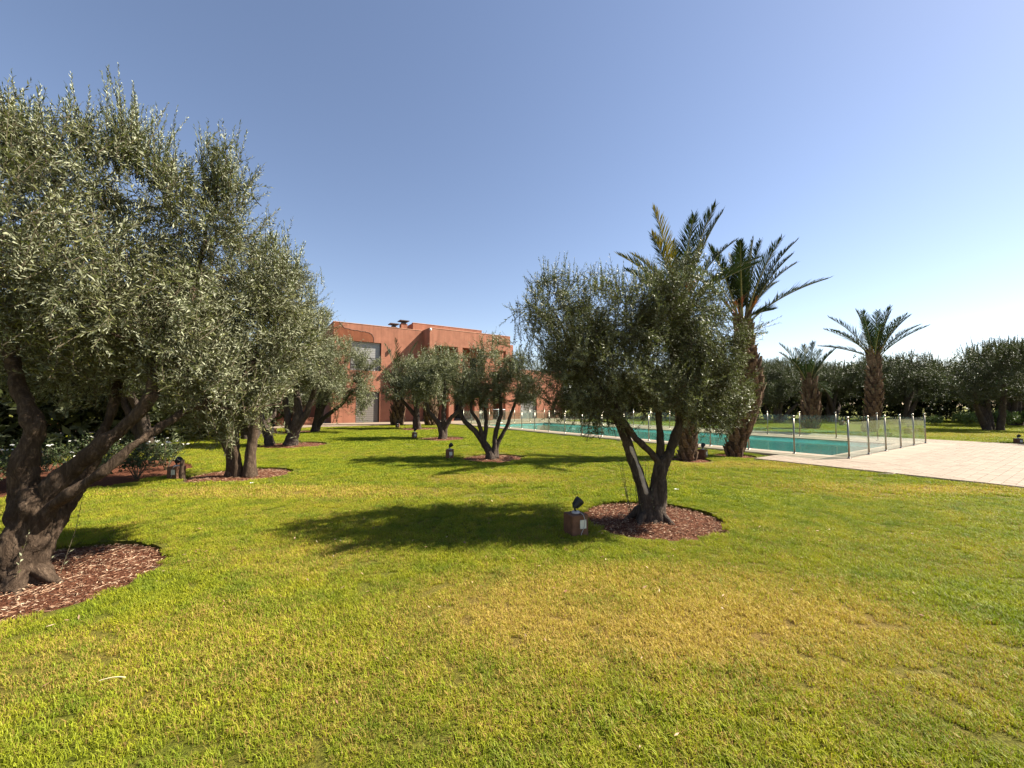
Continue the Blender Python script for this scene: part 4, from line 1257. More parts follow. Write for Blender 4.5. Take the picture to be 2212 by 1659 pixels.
# ------------------------------------------------------------------ date palms
def frond_mesh(tip, seed, yellow=0.0, width=0.42, npair=80):
    """tip: vector from the heart to the frond end; the rachis rises first and then arches over"""
    r_ = np.random.default_rng(seed)
    tip = np.asarray(tip, float)
    ln = np.linalg.norm(tip)
    hor = np.array([tip[0], tip[1], 0.0])
    c = hor * 0.36 + np.array([0, 0, max(tip[2] * 0.60, 0.2 * ln) + 0.04 * ln])
    t = np.linspace(0, 1, 22)[:, None]
    rach = 2 * t * (1 - t) * c + t ** 2 * tip
    mb = MB()
    mb.tube(rach, np.linspace(0.034, 0.005, 22), 5, 1, cap=False)
    T = norm(np.gradient(rach, axis=0))
    s = np.linspace(0.16, 0.995, npair)
    P = np.stack([np.interp(s, t[:, 0], rach[:, k]) for k in range(3)], -1)
    Tt = norm(np.stack([np.interp(s, t[:, 0], T[:, k]) for k in range(3)], -1))
    side = norm(np.cross(Tt, np.array([[0, 0, 1.0]]) + 1e-3 * r_.standard_normal((1, 3))))
    upv = np.cross(side, Tt)
    quads = []; rr = []
    for sg in (-1, 1):
        al = np.radians(50 - 22 * s + r_.normal(0, 5, npair))
        vee = np.radians(28 + r_.normal(0, 9, npair))
        out = side * sg * np.cos(vee)[:, None] + upv * np.sin(vee)[:, None]
        D = norm(Tt * np.cos(al)[:, None] + out * np.sin(al)[:, None])
        Ll = (width * (0.45 + 0.75 * np.sin(np.pi * np.clip(s * .92 + .12, 0, 1)) ** 0.8) * r_.uniform(.85, 1.1, npair))[:, None]
        Ll = np.where(s[:, None] < 0.26, Ll * 0.55, Ll)
        Nn = norm(np.cross(D, Tt))
        w_ = 0.0115 * (84 / npair) ** .5
        Sd = norm(np.cross(D, Nn))
        sag = np.array([[0, 0, -1.0]]) * Ll * 0.10
        mid = P + D * Ll * .5 + sag * .3
        end = P + D * Ll + sag
        quads.append(np.stack([P - Sd * w_ * .6, P + Sd * w_ * .6, mid + Sd * w_, mid - Sd * w_], 1))
        quads.append(np.stack([mid - Sd * w_, mid + Sd * w_, end + Sd * .001, end - Sd * .001], 1))
        q = r_.random(npair) * 0.9
        if yellow: q = np.where(r_.random(npair) < yellow, 0.97 + 0.03 * r_.random(npair), q)
        rr += [q, q]
    Q = np.concatenate(quads)
    n0 = mb.n
    fl = [list(range(i * 4, i * 4 + 4)) for i in range(len(Q))]
    mb.add(Q.reshape(-1, 3), fl, 0)
    mb.att[-1] = np.repeat(np.concatenate(rr), 4)
    return mb.mesh("frond", [MAT["palm_leaf"], MAT["rachis"]])

def stub_mesh(seed, long=1.0):
    """cut leaf base: a woody shield, wide at the foot, blunt and curved outwards at its top"""
    r_ = np.random.default_rng(seed)
    mb = MB()
    prof = [(0.0, 0.10, 0.0, .03), (0.10, 0.105, 0.03, .045), (0.2 * long, 0.075, 0.055, .045), (0.30 * long, 0.052 + .012 * r_.random(), 0.085 + .03 * r_.random(), .035)]
    v = []
    for (z, hw, y, th) in prof:
        tw = r_.normal(0, .006)
        v += [(-hw + tw, y - .01, z), (hw + tw, y - .01, z), (hw * .6 + tw, y + th, z + .01), (-hw * .6 + tw, y + th, z + .01)]
    f = []
    for i in range(len(prof) - 1):
        for j in range(4):
            k = (j + 1) % 4
            f.append((i * 4 + j, i * 4 + k, (i + 1) * 4 + k, (i + 1) * 4 + j))
    n = len(v)
    f.append((n - 4, n - 3, n - 2, n - 1))
    mb.add(v, f)
    return mb.mesh("leaf_base", MAT["stub"])
STUBS = [stub_mesh(i) for i in range(4)]
STUBS_L = [stub_mesh(10 + i, 1.7) for i in range(3)]

def palm(label, base, path, fronds, n_rows=26, yellow_list=(), fruit=True, width=0.42, seed=1, pair=84, stub_scale=1.0, foot=None):
    """path: (dx,dy,z,r); fronds: tip vectors from the heart"""
    root = empty("date_palm", (base[0], base[1], 0))
    tag(root, label, "palm tree", "date palms")
    p = resample(path, 0.10)
    tm = MB()
    tm.tube(p[:, :3], p[:, 3] * 0.86, 16, jit=.07)
    trunk = tm.build("trunk", MAT["palm_core"], root, True)
    # leaf bases in a spiral
    zs = np.linspace(0.04, p[-1, 2] - 0.05, n_rows)
    r_ = np.random.default_rng(seed)
    cnt = 0
    for i, z in enumerate(zs):
        c = np.array([np.interp(z, p[:, 2], p[:, k]) for k in (0, 1)])
        rad = np.interp(z, p[:, 2], p[:, 3])
        per = max(7, int(round(2 * math.pi * rad / (0.21 * stub_scale))))
        top = z > zs[-1] - 0.55
        for j in range(per):
            a = (j + 0.5 * (i % 2)) / per * 6.28318 + r_.normal(0, .06) + i * .11
            me = STUBS_L[r_.integers(3)] if top and r_.random() < .7 else STUBS[r_.integers(4)]
            o = link("leaf_base", me, None, trunk)
            o.location = (c[0] + math.cos(a) * (rad * .86 - .02), c[1] + math.sin(a) * (rad * .86 - .02), z - 0.06 + r_.normal(0, .015))
            s = stub_scale * r_.uniform(.8, 1.12) * (0.85 if not top else 1.0)
            o.scale = (s, s * r_.uniform(.7, 1.15), s * r_.uniform(.8, 1.15))
            o.rotation_euler = (R(r_.normal(0, 5)), R(r_.normal(0, 5)), a - math.pi / 2)
            cnt += 1
    heart = np.array([p[-1, 0], p[-1, 1], p[-1, 2] - 0.05])
    for i, tp in enumerate(fronds):
        y = yellow_list[i] if i < len(yellow_list) else 0.0
        me = frond_mesh(tp, seed * 100 + i, y, width, pair)
        o = link("frond", me, None, root)
        hd = norm(np.array([tp[0], tp[1], 0.0]))
        o.location = heart + hd * 0.12 + np.array([0, 0, r_.uniform(-.1, .15)])
    # spear: young fronds standing upright
    if fruit:
        for k in range(6):
            a = k / 6 * 6.28 + r_.random()
            mb = MB()
            e = np.array([math.cos(a) * .42, math.sin(a) * .42, .62 + .2 * r_.random()])
            pts_ = bez((0, 0, 0), e, np.array([0, 0, .12]), 6)
            mb.tube(pts_, np.linspace(.03, .014, 6), 5)
            for q in range(16):
                d_ = norm(e + r_.normal(0, .25, 3))
                b_ = pts_[4] * r_.uniform(.8, 1.1)
                mb.tube(np.array([b_, b_ + d_ * .16, b_ + d_ * .26 + np.array([0, 0, -.05])]), [.006, .006, .004], 3)
            o = mb.build("fruit_stalk", MAT["fruit"] if k % 2 else MAT["fruit_pink"], root)
            o.location = heart + np.array([0, 0, -.05])
    return root

def fr(dx, dz, dy):
    return (dx, dy, dz)
palm("date palm rising behind the front olive, with a yellowed frond", (5.15, 11.75),
     [(0, 0, -.05, 0.279), (0, 0, .15, 0.256), (-.02, 0, .8, 0.279), (-.05, 0, 1.8, 0.310), (-.1, 0, 3.0, 0.325), (-.12, 0, 3.9, 0.279), (-.13, 0, 4.5, 0.185)],
     [fr(-1.62, 1.75, .3), fr(-.72, 2.8, -.2), fr(.2, 2.35, .9), fr(1.05, 2.75, -.3), fr(1.75, 2.25, .3), fr(2.15, 1.5, -.2), fr(-1.0, 2.1, 1.1), fr(.5, 2.5, -1.0), fr(-.9, 1.9, -.5),
      fr(-.3, 1.9, -1.6), fr(.9, 1.5, 1.7), fr(-1.7, .9, -.7), fr(1.5, .9, -1.2)], 24, (.25, .85, .1, .15, .1, .1, .3, .1, .7), True, .46, 3)
palm("tall leaning date palm beside the glass fence right of the front olive", (6.95, 12.55),
     [(0, 0, -.05, 0.257), (.0, 0, .12, 0.250), (.14, 0, .5, 0.288), (.32, 0, 1.05, 0.348), (.55, .02, 1.75, 0.378), (.60, .02, 2.25, 0.378), (.52, .02, 2.9, 0.348), (.44, .02, 3.5, 0.303), (.40, .02, 3.9, 0.250), (.38, .02, 4.25, 0.151)],
     [fr(-.75, 2.45, .2), fr(-.25, 2.5, -.4), fr(.72, 2.7, .2), fr(1.55, 2.55, -.2), fr(1.4, 1.45, .5), fr(2.5, 1.45, -.2), fr(-.5, 2.2, -.9), fr(.2, 2.6, .8), fr(-1.0, 1.8, .9), fr(.4, 2.2, -1.2),
      fr(.9, 2.2, 1.3), fr(-.5, 2.1, 1.3), fr(.75, .25, -.1), fr(1.15, 2.0, -.5), fr(1.9, 2.0, .3), fr(-.95, 2.25, -.2), fr(.25, 2.75, -.1)], 30, (.05, .05, .1), True, .44, 5)
palm("date palm with full crown on the far lawn beyond the pool, orange fruit stalks", (20.9, 23.1),
     [(-.25, 0, -.05, 0.336), (-.2, 0, .2, 0.316), (-.05, 0, .8, 0.336), (.1, 0, 1.8, 0.370), (.15, 0, 2.8, 0.358), (.2, 0, 3.5, 0.282), (.22, 0, 4.3, 0.184)],
     [fr(-3.0, 1.55, -.3), fr(-2.1, 2.4, .4), fr(-1.05, 2.75, -.6), fr(-.35, 2.85, .5), fr(.55, 2.6, -.4), fr(1.95, 2.65, .4), fr(2.05, 1.85, -.5), fr(.2, 2.3, -1.7), fr(-1.0, 2.0, 1.6), fr(1.1, 1.9, 1.7), fr(-1.2, 1.7, -1.8), fr(1.3, 1.6, -1.6), fr(-2.0, .9, 1.3), fr(.1, 2.7, -.9), fr(-.7, 2.4, -1.1), fr(1.0, 2.3, -1.0), fr(.3, 2.6, .9)],
     20, (), True, .55, 7, 70, 1.5)
palm("short fat-trunked date palm on the far lawn behind the glass fence", (20.1, 26.8),
     [(-.1, 0, -.05, 0.488), (-.1, 0, .3, 0.501), (0, 0, 1.2, 0.531), (.05, 0, 2.1, 0.473), (-.1, 0, 2.6, 0.323), (-.12, 0, 3.0, 0.201)],
     [fr(-1.5, 2.7, .3), fr(-.5, 2.65, -.4), fr(.55, 2.9, .2), fr(1.3, 2.2, -.3), fr(-1.6, 1.6, -.7), fr(1.7, 1.5, .6), fr(.1, 2.5, 1.2), fr(-.9, 2.2, 1.2), fr(.8, 2.3, -1.2), fr(-.3, 2.2, -1.5), fr(.9, -.9, -.5)],
     14, (.1, .1), False, .6, 9, 60, 1.7)
palm("small palm in front of the red house, left of the pair", (-8.95, 31.2),
     [(0, 0, -.05, .5), (0, 0, .5, .55), (.1, 0, 1.6, .5), (.1, 0, 2.6, .4), (.1, 0, 3.2, .25)],
     [fr(-2.9, 2.4, 0), fr(-1.2, 3.2, .3), fr(-.2, 3.5, -.3), fr(1.2, 3.3, .2), fr(2.2, 2.2, -.5), fr(-1.8, 1.4, .8), fr(.6, 2.6, 1.4), fr(.2, 2.4, -1.6)], 12, (.1,), False, .6, 11, 36, 1.8)
palm("small palm in front of the red house, right of the pair", (-6.3, 31.0),
     [(0, 0, -.05, .45), (0, 0, .5, .5), (0, 0, 1.6, .45), (0, 0, 2.6, .25)],
     [fr(-1.6, 2.6, 0), fr(-.6, 3.2, .3), fr(.4, 3.2, -.3), fr(1.5, 2.6, .2), fr(-2.0, 1.2, .8), fr(1.9, 1.2, 1.0), fr(.2, 2.0, -1.4)], 10, (.1,), False, .6, 13, 36, 1.8)

# ------------------------------------------------------------------ red house
HV, HU = -8.69, 31.5
house = empty("red_house", W(HV, HU, 0), RZ)
tag(house, "flat-roofed two-storey house of red earth plaster at the end of the lawn", "house")
def hpart(name, boxes, mat, parent=None, bev=0.0):
    mb = MB()
    for b in boxes:
        mb.box(*b, bev=bev)
    return mb.build(name, MAT[mat], parent or house)
def wall_open(name, x0, x1, y0, y1, z0, z1, opens, mat):
    """wall in the x-z plane with rectangular openings, one clean mesh"""
    xs = sorted({x0, x1} | {v for o in opens for v in o[:2]})
    zs = sorted({z0, z1} | {v for o in opens for v in o[2:]})
    mb = MB()
    solid = {}
    for i in range(len(xs) - 1):
        for j in range(len(zs) - 1):
            cx_, cz_ = (xs[i] + xs[i + 1]) / 2, (zs[j] + zs[j + 1]) / 2
            solid[i, j] = not any(o[0] < cx_ < o[1] and o[2] < cz_ < o[3] for o in opens)
    for (i, j), s in solid.items():
        if not s: continue
        a, b, c, d = xs[i], xs[i + 1], zs[j], zs[j + 1]
        mb.add([(a, y0, c), (b, y0, c), (b, y0, d), (a, y0, d)], [(0, 1, 2, 3)])
        mb.add([(a, y1, c), (b, y1, c), (b, y1, d), (a, y1, d)], [(3, 2, 1, 0)])
        for (di, dj, q) in ((-1, 0, [(a, y0, c), (a, y0, d), (a, y1, d), (a, y1, c)]), (1, 0, [(b, y0, c), (b, y1, c), (b, y1, d), (b, y0, d)]),
                            (0, -1, [(a, y0, c), (a, y1, c), (b, y1, c), (b, y0, c)]), (0, 1, [(a, y0, d), (b, y0, d), (b, y1, d), (a, y1, d)])):
            if not solid.get((i + di, j + dj), False):
                mb.add(q, [(0, 1, 2, 3)])
    return mb.build(name, MAT[mat], house)
H = 8.55
wall_open("front_wall", 0, 7.8, 0, .35, 0, H, [(1.40, 3.97, 4.55, 7.05), (1.9, 3.9, DECK_Z, 2.75)], "plaster")
hpart("side_wall", [(0, .35, .352, 10, 0, H)], "plaster")
hpart("roof", [(.352, 7.8, .352, 10, H - .7, H - .5)], "plaster")
def crown_strip(boxes):
    return hpart("parapet_coping", boxes, "plaster_lit_top", None, 0.02)
crown_strip([(-.02, 7.75, -.02, .37, H + .001, H + .05), (-.02, .37, .372, 10, H + .001, H + .05)])
# darker old plaster below a ragged crack on the left part of the front
pp = [(.02, 7.0), (1.38, 7.0), (1.38, 7.07), (3.32, 7.07), (3.30, 7.45), (3.18, 7.72), (2.95, 7.86), (2.5, 7.93), (2.2, 7.92), (1.9, 7.99), (1.5, 7.98), (1.2, 8.04), (.95, 8.03), (.75, 8.22), (.62, 8.40), (.45, 8.52), (.02, 8.53)]
mb = MB()
prism(mb, pp, 0, .014)
me = mb.mesh("old_plaster_patch", MAT["plaster_dark"])
o = link("old_plaster_patch", me, None, house)
o.rotation_euler = (R(90), 0, 0); o.location = (0, -.002, 0)
mb = MB()
ck = np.array([(x, -.018, z + .012) for x, z in reversed(pp[3:-1])])
ck = resample(ck, .06); ck[:, 2] += rng.normal(0, .02, len(ck))
mb.tube(ck, .02, 4)
mb.build("plaster_crack", MAT["chimney"], house)
# shutters with single slats, balcony rail
def shutter(x0, x1, y, z0, z1, mat, n):
    s = hpart("roller_shutter", [(x0 + .01, x1 - .01, y + .03, y + .06, z0, z1)], mat)
    d = (z1 - z0) / n
    mb = MB(); mb.box(x0 + .012, x1 - .012, y - .012, y + .026, .012, d - .012, bev=0.0)
    me = mb.mesh("slat", MAT[mat])
    for i in range(n):
        o = link("slat", me, None, s); o.location = (0, 0, z0 + i * d)
    hpart("guide_rail", [(x0, x0 + .07, y - .05, y - .016, z0, z1)], "iron", s)
    hpart("guide_rail", [(x1 - .07, x1, y - .05, y - .016, z0, z1)], "iron", s)
shutter(1.40, 3.97, .22, 4.55, 7.05, "shutter", 16)
shutter(1.90, 3.90, .22, DECK_Z, 2.75, "shutter_dim", 16)
rail = hpart("balcony_railing", [(1.42, 3.95, -.06, -.02, 5.62, 5.66), (1.42, 3.95, -.06, -.02, 4.72, 4.76), (1.42, 3.95, -.055, -.025, 5.40, 5.43)], "iron")
for i in range(20):
    hpart("baluster", [(1.46 + i * .13, 1.48 + i * .13, -.05, -.03, 4.762, 5.398)], "iron", rail)
hpart("wall_lamp", [(4.6, 4.72, -.14, -.002, 6.2, 6.55)], "black")
# portico
PX0, PX1, PY = 7.8, 16.5, -1.75
hpart("portico_beam", [(PX0, PX1, PY, PY + .38, 7.02, H), (PX0, PX0 + .38, PY + .382, 1.0, 7.02, H), (PX1 - .38, PX1, PY + .382, 1.0, 7.02, H)], "plaster")
crown_strip([(PX0 - .02, PX1 + .02, PY - .02, PY + .40, H + .001, H + .05), (PX0 - .02, PX0 + .4, PY + .402, 1.0, H + .001, H + .05)])
hpart("portico_roof", [(PX0 + .382, PX1 - .382, PY + .382, 2.4, 7.5, 7.7)], "plaster")
hpart("gallery_floor", [(PX0 + .05, PX1 - .05, PY + .05, 2.4, 3.7, 4.15)], "plaster")
for px in (PX0, 9.75, 12.45, 14.0, 15.98):
    hpart("pillar", [(px + .003, px + .5, PY + .06, PY + .56, 0, 3.70)], "plaster")
for px in (PX0, 10.6, 13.5, 15.98):
    hpart("pillar", [(px + .003, px + .5, PY + .003, PY + .50, 4.15, 7.02)], "plaster")
wall_open("gallery_wall", PX0 + .002, 19.6, 2.4, 2.7, 0, H - .1, [(8.8, 10.6, DECK_Z, 2.7), (11.2, 13.4, DECK_Z, 2.7), (14.0, 15.8, DECK_Z, 2.7), (8.8, 10.6, 4.16, 6.7), (11.2, 13.4, 4.16, 6.7), (14.0, 15.8, 4.16, 6.7)], "plaster")
hpart("side_wall", [(7.45, 7.8, .352, 2.4, 0, H - .002)], "plaster")
for (a, b) in ((8.8, 10.6), (11.2, 13.4), (14.0, 15.8)):
    for (z0, z1) in ((DECK_Z, 2.7), (4.16, 6.7)):
        dr = hpart("glass_door", [(a + .08, b - .08, 2.52, 2.55, z0 + .05, z1 - .08)], "glass_dark")
        hpart("door_frame", [(a, a + .08, 2.49, 2.58, z0, z1), (b - .08, b, 2.49, 2.58, z0, z1), ((a + b) / 2 - .05, (a + b) / 2 + .05, 2.49, 2.58, z0, z1 - .08), (a + .08, b - .08, 2.49, 2.58, z1 - .08, z1)], "wood", dr)
hpart("gallery_railing", [(PX0 + .5, PX1 - .5, PY + .2, PY + .24, 5.1, 5.14), (PX0 + .5, PX1 - .5, PY + .2, PY + .24, 4.3, 4.34)] + [(8.4 + i * .14, 8.42 + i * .14, PY + .21, PY + .23, 4.341, 5.099) for i in range(54)], "iron")
mb = MB(); mb.lathe([(.05, 0), (.09, .02), (.09, .2), (.05, .22)], 10)
o = mb.build("security_camera", MAT["white"], house, True); o.location = (PX0 + .05, PY - .09, H - .25)
# set-back upper block and chimneys
hpart("upper_block", [(7.2, 14.7, 1.02, 10, H - .45, 9.42)], "plaster")
crown_strip([(7.18, 14.72, 1.0, 1.35, 9.421, 9.47)])
for (x, y, h_, s) in ((5.6, 1.9, 9.1, .34), (6.55, 1.9, 9.5, .40)):
    ch = hpart("chimney", [(x - s / 2 - .1, x + s / 2 + .1, y - s / 2 - .1, y + s / 2 + .1, H - .5, h_ - .12)], "chimney" if s < .4 else "plaster")
    hpart("chimney_vent", [(x - s / 2, x + s / 2, y - s / 2, y + s / 2, h_ - .12, h_ + .12)], "black", ch)
    hpart("chimney_cap", [(x - s / 2 - .25, x + s / 2 + .25, y - s / 2 - .25, y + s / 2 + .25, h_ + .12, h_ + .19)], "chimney", ch)
# right wing, lower
wall_open("right_wing_wall", PX1 + .002, 25, 0, .35, 0, 5.4, [(19.0, 21.2, DECK_Z, 2.8)], "plaster")
shutter(19.0, 21.2, .22, DECK_Z, 2.8, "shutter", 18)
hpart("right_wing_roof", [(PX1 + .002, 25, .352, 9, 5.0, 5.2)], "plaster")
crown_strip([(PX1 + .422, 25.02, -.02, .37, 5.401, 5.45)])
# low garden walls left of the house
mb = MB(); mb.box(0, 15.2, 0, .3, 0, .55); mb.box(-.02, 15.22, -.02, .32, .551, .60, bev=.01)
o = mb.build("garden_wall", MAT["plaster"])
o.location = W(-25.2, 29.6); o.rotation_euler = (0, 0, RZ)
tag(o, "low red garden wall along the terrace left of the house", "wall")
mb = MB(); mb.box(0, 9, 0, .35, 0, 2.3); mb.box(-.02, 9.02, -.02, .37, 2.301, 2.36, bev=.01)
o = mb.build("boundary_wall", MAT["plaster"])
o.location = W(-18.4, 34.5); o.rotation_euler = (0, 0, RZ)
tag(o, "taller red wall behind the low garden wall beside the house", "wall")

# white round table on the deck at the far end of the pool
tb = empty("round_table", W(3.2, 24.45, DECK_Z + .004))
tag(tb, "white round high table at the far end of the pool", "table")
mb = MB(); mb.lathe([(.36, 0), (.36, .02), (.06, .05), (.04, .06)], 20); mb.build("base", MAT["white"], tb, True)
mb = MB(); mb.lathe([(.035, .05), (.035, 1.10)], 12); mb.build("pole", MAT["white"], tb, True)
mb = MB(); mb.lathe([(.03, 1.09), (.55, 1.10), (.56, 1.12), (.55, 1.14), (.02, 1.141)], 28); mb.build("table_top", MAT["white"], tb)

# ------------------------------------------------------------------ garden spotlights on boxes
def spotlight():
    root = empty("garden_spotlight")
    mb = MB(); mb.box(-.118, .118, -.118, .118, -.03, .275, bev=.004); box = mb.build("box", MAT["box"], root)
    mb = MB(); mb.box(-.005, .088, -.1265, -.1185, .10, .212); pl = mb.build("cover_plate", MAT["plate"], root)
    mb = MB()
    for (x, z) in ((.003, .108), (.080, .108), (.003, .204), (.080, .204)):
        mb.box(x - .003, x + .003, -.1285, -.1266, z - .003, z + .003)
    mb.build("screw", MAT["iron"], pl)
    mb = MB(); mb.lathe([(.052, .2755), (.055, .28), (.055, .297), (.046, .304), (.012, .305)], 18); mb.build("mount", MAT["grey_base"], root, True)
    mb = MB(); mb.tube([(0, 0, .30), (-.012, 0, .335), (-.02, 0, .355)], [.016, .014, .014], 8); mb.build("knuckle", MAT["black"], root, True)
    # head: finned cone aimed up and to the right (towards the tree)
    hd = MB()
    prof = [(.018, -.02), (.034, 0), (.044, .03), (.058, .085), (.060, .09), (.066, .092), (.066, .125), (.058, .126), (.054, .112)]
    hd.lathe(prof, 20)
    for k in range(12):
        a = k / 12 * 6.283
        c_, s_ = math.cos(a), math.sin(a)
        hd.add([(c_ * .034, s_ * .034, 0), (c_ * .050, s_ * .050, .01), (c_ * .064, s_ * .064, .085), (c_ * .05, s_ * .05, .085)], [(0, 1, 2, 3)])
    h = hd.build("lamp_head", MAT["black"], root)
    h.location = (-.018, 0, .365); h.rotation_euler = (0, R(48), 0)
    ln_ = MB(); ln_.lathe([(.054, .110), (.03, .114), (.004, .115)], 18); ln_.build("lens", MAT["glass_dark"], h, True)
    mb = MB()
    cp = resample(np.array([(.035, -.035, .292), (.045, -.09, .292), (.05, -.135, .262), (.055, -.142, .2), (.046, -.14, .12), (.02, -.135, .07), (.0, -.132, .03), (-.01, -.13, -.02)]), .02)
    mb.tube(cp, .0045, 6); mb.build("cable", MAT["grey_cable"], root, True)
    return root
sp0 = spotlight()
SP = [((.79, 5.02), 22, .92, "spotlight on brown box with ivory plate and cable, at the front olive's bed"),
      ((-1.86, 12.0), 4, .95, "spotlight on box left of the four-stemmed olive in mid lawn"),
      ((-7.3, 8.75), -8, .95, "spotlight on box in deep shade left of the three-stemmed olive"),
      ((-4.65, 19.1), 10, 1.0, "spotlight on box left of the olive behind the four-stemmed one"),
      ((-13.2, 22.1), 5, 1.1, "spotlight on box in the shade behind the broad dark-trunked olive"),
      ((-7.9, 27.6), 0, 1.0, "farthest spotlight box before the small palm near the house"),
      ((5.75, 12.1), 40, .9, "spotlight tucked beside the palm foot behind the front olive"),
      ((25.2, 30.5), 30, 1.2, "spotlight on the far lawn between fat palm and tall palm"),
      ((21.6, 21.8), 20, 1.1, "spotlight seen through the fence glass right of the tall palm's foot"),
      ((20.6, 16.3), -20, .8, "black spotlight on the grass at the right edge by the deck")]
for i, ((x, y), a, s, lb) in enumerate(SP):
    o = sp0 if i == 0 else copy_tree(sp0)
    o.location = (x, y, 0); o.rotation_euler = (0, 0, R(a)); o.scale = (s, s, s)
    tag(o, lb, "spotlight", "garden spotlights on boxes")
# short cut stump next to the shaded spotlight
mb = MB(); mb.tube([(0, 0, -.05), (.0, 0, .03), (-.03, .01, .2), (-.02, .02, .42)], [.085, .06, .045, .04], 10, jit=.15)
o = mb.build("tree_stump", MAT["bark"], None, True); o.location = (-7.05, 8.6, 0)
tag(o, "short bleached cut stem beside the shaded spotlight box on the left", "stump")

# ------------------------------------------------------------------ shrubs
def rose_bush(h, wd, seed, nfl, flower_mat, mat="rose_leaf", leaf=.055, n_twig=90):
    global rng
    root = empty("rose_bush")
    keep = rng
    rng = np.random.default_rng(seed)
    st = MB()
    for k in range(6):
        a = k + rng.random()
        e = np.array([math.cos(a) * wd * .5, math.sin(a) * wd * .5, h * rng.uniform(.6, .95)])
        st.tube(bez((0, 0, -.05), e, np.array([0, 0, .1]), 6), np.linspace(.012, .004, 6), 5, cap=False)
    st.build("stem", MAT["twig"], root)
    lb = [(0, 0, h * .55, wd * .55, wd * .55, h * .42), (wd * .3, 0, h * .6, wd * .35, wd * .4, h * .3), (-wd * .3, .1, h * .5, wd * .35, wd * .4, h * .3)]
    P, d, i_ = lobe_points(lb, n_twig, .2, .5)
    T = norm(d + np.array([[0, 0, .6]]) + .5 * rng.standard_normal((n_twig, 3)))
    V, St = leaf_cloud(P - T * .12, T, rng.uniform(.15, .35, n_twig), 14, leaf, .55, spread=(.7, 1.3))
    Q = np.concatenate([V, St]); mi = np.concatenate([np.zeros(len(V)), np.ones(len(St))]).astype(np.int32)
    cr = link("foliage", quads_mesh("foliage", Q, [MAT[mat], MAT["twig"]], mi, rng.random(len(Q))), None, root)
    cr["kind"] = "stuff"
    if nfl:
        fm_ = MB()
        for k in range(11):
            a = k * 2.4; r_ = .012 + .0035 * k; tl = .25 + .09 * k
            c_, s_ = math.cos(a), math.sin(a)
            out = np.array([c_, s_, 0]); sd_ = np.array([-s_, c_, 0]); upz = np.array([0, 0, 1.0])
            b0 = out * .004
            mid = out * r_ * .9 + upz * .028 * (1.2 - tl * .5)
            tip = out * (r_ * 1.25) + upz * .04 * (1.25 - tl * .8)
            fm_.add([b0 - sd_ * .008, b0 + sd_ * .008, mid + sd_ * .022, tip + sd_ * .008, tip - sd_ * .008, mid - sd_ * .022], [(0, 1, 2, 5), (5, 2, 3, 4)])
        fme = fm_.mesh("flower", MAT[flower_mat], True)
        for k in range(nfl):
            a = rng.random() * 6.28; rr = math.sqrt(rng.random()) * wd * .75
            o = link("flower", fme, None, root)
            o.location = (math.cos(a) * rr, math.sin(a) * rr, h * rng.uniform(.75, 1.12))
            o.rotation_euler = (rng.normal(0, .5), rng.normal(0, .5), rng.random() * 6)
            s_ = rng.uniform(.45, .75); o.scale = (s_, s_, s_)
    rng = keep
    return root
roses = [rose_bush(.85, .75, 1, 5, "petal"), rose_bush(.75, .7, 2, 5, "petal"), rose_bush(.8, .8, 3, 7, "petal_yellow")]
RO = [((-8.35, 7.9), 0, "white rose bush nearest the lawn, right of the big olive's slanting limb"), ((-8.3, 8.9), 1, "white rose bush left of the shaded spotlight box"), ((-8.7, 10.1), 0, "white rose bush behind the shaded spotlight box"),
      ((-9.5, 10.9), 1, "white rose bush at the far right rim of the rose bed"), ((-9.6, 9.2), 1, "white rose bush in the middle of the rose bed"), ((-9.7, 7.9), 0, "white rose bush seen between the stems of the big olive"),
      ((-10.6, 8.6), 0, "white rose bush in the middle row, seen left of the slanting stem"), ((-9.4, 6.9), 2, "yellow rose bush at the left edge of the picture"), ((-10.4, 7.4), 2, "yellow rose bush behind the leftmost stem of the big olive"),
      ((-11.3, 9.8), 1, "white rose bush in the back row of the bed"), ((-10.6, 10.4), 0, "white rose bush at the back rim of the rose bed"), ((-9.2, 6.3), 1, "small rose bush low at the left edge of the picture")]
us = set()
for (xy, k, lb) in RO:
    o = roses[k] if k not in us else copy_tree(roses[k])
    us.add(k)
    o.location = (xy[0], xy[1], -.03); o.rotation_euler = (0, 0, rng.random() * 6)
    s = rng.uniform(.85, 1.15); o.scale = (s, s, s)
    tag(o, lb, "rose bush", "rose bushes in the left bed")
shr = rose_bush(1.1, 1.3, 21, 0, "petal", "shrub_leaf", .10, 240); shr.name = "garden_shrub"
SH = [((34.0, 29.8), 1.0, "bright green shrub left of the double-trunked olive"), ((36.0, 29.3), 1.1, "bright green shrub directly behind the double-trunked olive"), ((38.6, 29.6), 1.15, "bright green shrub right of the double-trunked olive"),
      ((32.0, 30.3), .7, "small green shrub at the left end of the shrub row"), ((41.0, 29.8), 1.0, "green shrub at the right end of the shrub row")]
for i, (xy, s, lb) in enumerate(SH):
    o = shr if i == 0 else copy_tree(shr)
    o.location = (xy[0], xy[1], 0); o.rotation_euler = (0, 0, i * 1.7); o.scale = (s, s, s)
    tag(o, lb, "shrub", "green shrubs along the far lawn")

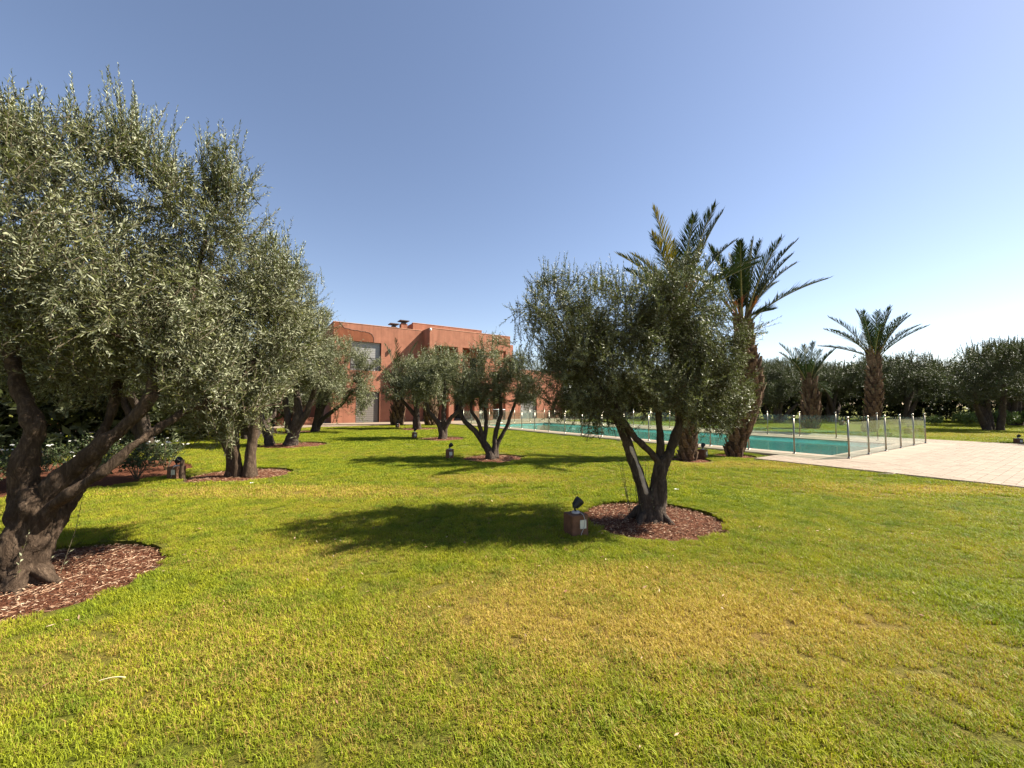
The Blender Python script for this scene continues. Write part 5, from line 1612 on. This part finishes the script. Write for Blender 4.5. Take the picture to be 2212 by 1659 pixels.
# far hedge that closes the garden (a dense mass)
def hedge(name, label, line, h, th, n):
    line = np.array(line, float)
    sg = np.concatenate([[0], np.cumsum(np.linalg.norm(np.diff(line, axis=0), axis=1))])
    t = rng.random(n)
    P = np.stack([np.interp(t * sg[-1], sg, line[:, 0]), np.interp(t * sg[-1], sg, line[:, 1]), np.zeros(n)], 1)
    P[:, :2] += rng.normal(0, th, (n, 2))
    P[:, 2] = rng.random(n) ** .7 * h * (0.85 + .15 * np.sin(t * 37) + .1 * np.sin(t * 91))
    T = norm(rng.standard_normal((n, 3)) + np.array([[0, 0, .5]]))
    V, St = leaf_cloud(P, T, rng.uniform(.6, 1.2, n), 12, .40, .42)
    o = link(name, quads_mesh(name, V, [MAT["olive_leaf_dark"]], None, rng.random(len(V))), None)
    return tag(o, label, "hedge", kind="stuff")
hedge("hedge", "dense dark hedge closing the garden behind the trees on the right", [(6, 50), (24, 44), (38, 39.5), (60, 31)], 5.4, 1.5, 9000)
hedge("hedge", "dense dark hedge closing the garden behind the roses on the left", [(-26, 5), (-16.0, 12.5), (-15.2, 18), (-18.5, 29)], 4.4, .8, 4800)

# ------------------------------------------------------------------ small litter
def petal(x, y, lb):
    mb = MB()
    for k in range(4):
        a = k * 1.6
        c_, s_ = math.cos(a) * .03, math.sin(a) * .03
        mb.add([(0, 0, .03), (c_ - s_ * .5, s_ + c_ * .5, .045), (c_ * 1.5, s_ * 1.5, .04), (c_ + s_ * .5, s_ - c_ * .5, .05)], [(0, 1, 2, 3)])
    o = mb.build("fallen_blossom", MAT["petal"]); o.location = (x, y, 0.0)
    tag(o, lb, "blossom", "fallen white blossoms")
petal(3.05, 7.45, "fallen white blossom on the grass right of the front olive's trunk")
petal(-5.2, 8.05, "fallen white blossom on the grass before the three-stemmed olive")
mb = MB(); mb.tube([(0, 0, .05), (.12, .03, .075), (.25, .04, .07), (.36, .10, .11)], [.008, .009, .008, .004], 6); mb.tube([(.15, .03, .07), (.22, -.05, .08)], [.006, .003], 5)
o = mb.build("fallen_twig", MAT["deadwood"], None, True); o.location = (8.15, 8.95, 0); o.rotation_euler = (0, 0, -.5)
tag(o, "small bleached fallen twig lying at the edge of the deck", "twig")
mb = MB(); mb.tube(resample(np.array([(0, 0, .03), (.05, .012, .042), (.1, .02, .044), (.13, .02, .036)]), .03), .003, 5)
o = mb.build("dry_stalk", MAT["straw"]); o.location = (-2.35, 2.35, 0)
tag(o, "single pale dry stalk lying on the grass at lower left", "stalk")

# olive leaves lying on the grass below the two near crowns
nfl = 320
ce = np.array([(1.2, 5.6, 1.9), (-3.4, 4.3, 1.8), (0.3, 3.6, 2.6)])[rng.integers(0, 3, nfl)]
P = np.stack([ce[:, 0] + rng.normal(0, 1, nfl) * ce[:, 2], ce[:, 1] + rng.normal(0, .6, nfl) * ce[:, 2], rng.uniform(.022, .042, nfl)], -1)
P = P[on_lawn(P[:, 0], P[:, 1], .0) & (P[:, 1] > 1.2)]
nfl = len(P)
yw = rng.random(nfl) * 6.2832
D = np.stack([np.cos(yw), np.sin(yw), rng.normal(0, .25, nfl)], -1); Sd = np.stack([-np.sin(yw), np.cos(yw), rng.normal(0, .4, nfl)], -1)
ll = rng.uniform(.03, .055, nfl)[:, None]
V = np.stack([P - D * ll / 2, P + Sd * ll * .12, P + D * ll / 2, P - Sd * ll * .12], 1)
o = link("fallen_leaves", quads_mesh("fallen_leaves", V, [MAT["chip"]], None, rng.uniform(.3, 1, nfl)), None)
tag(o, "dry narrow olive leaves scattered on the grass below the near crowns", "leaves", kind="stuff")
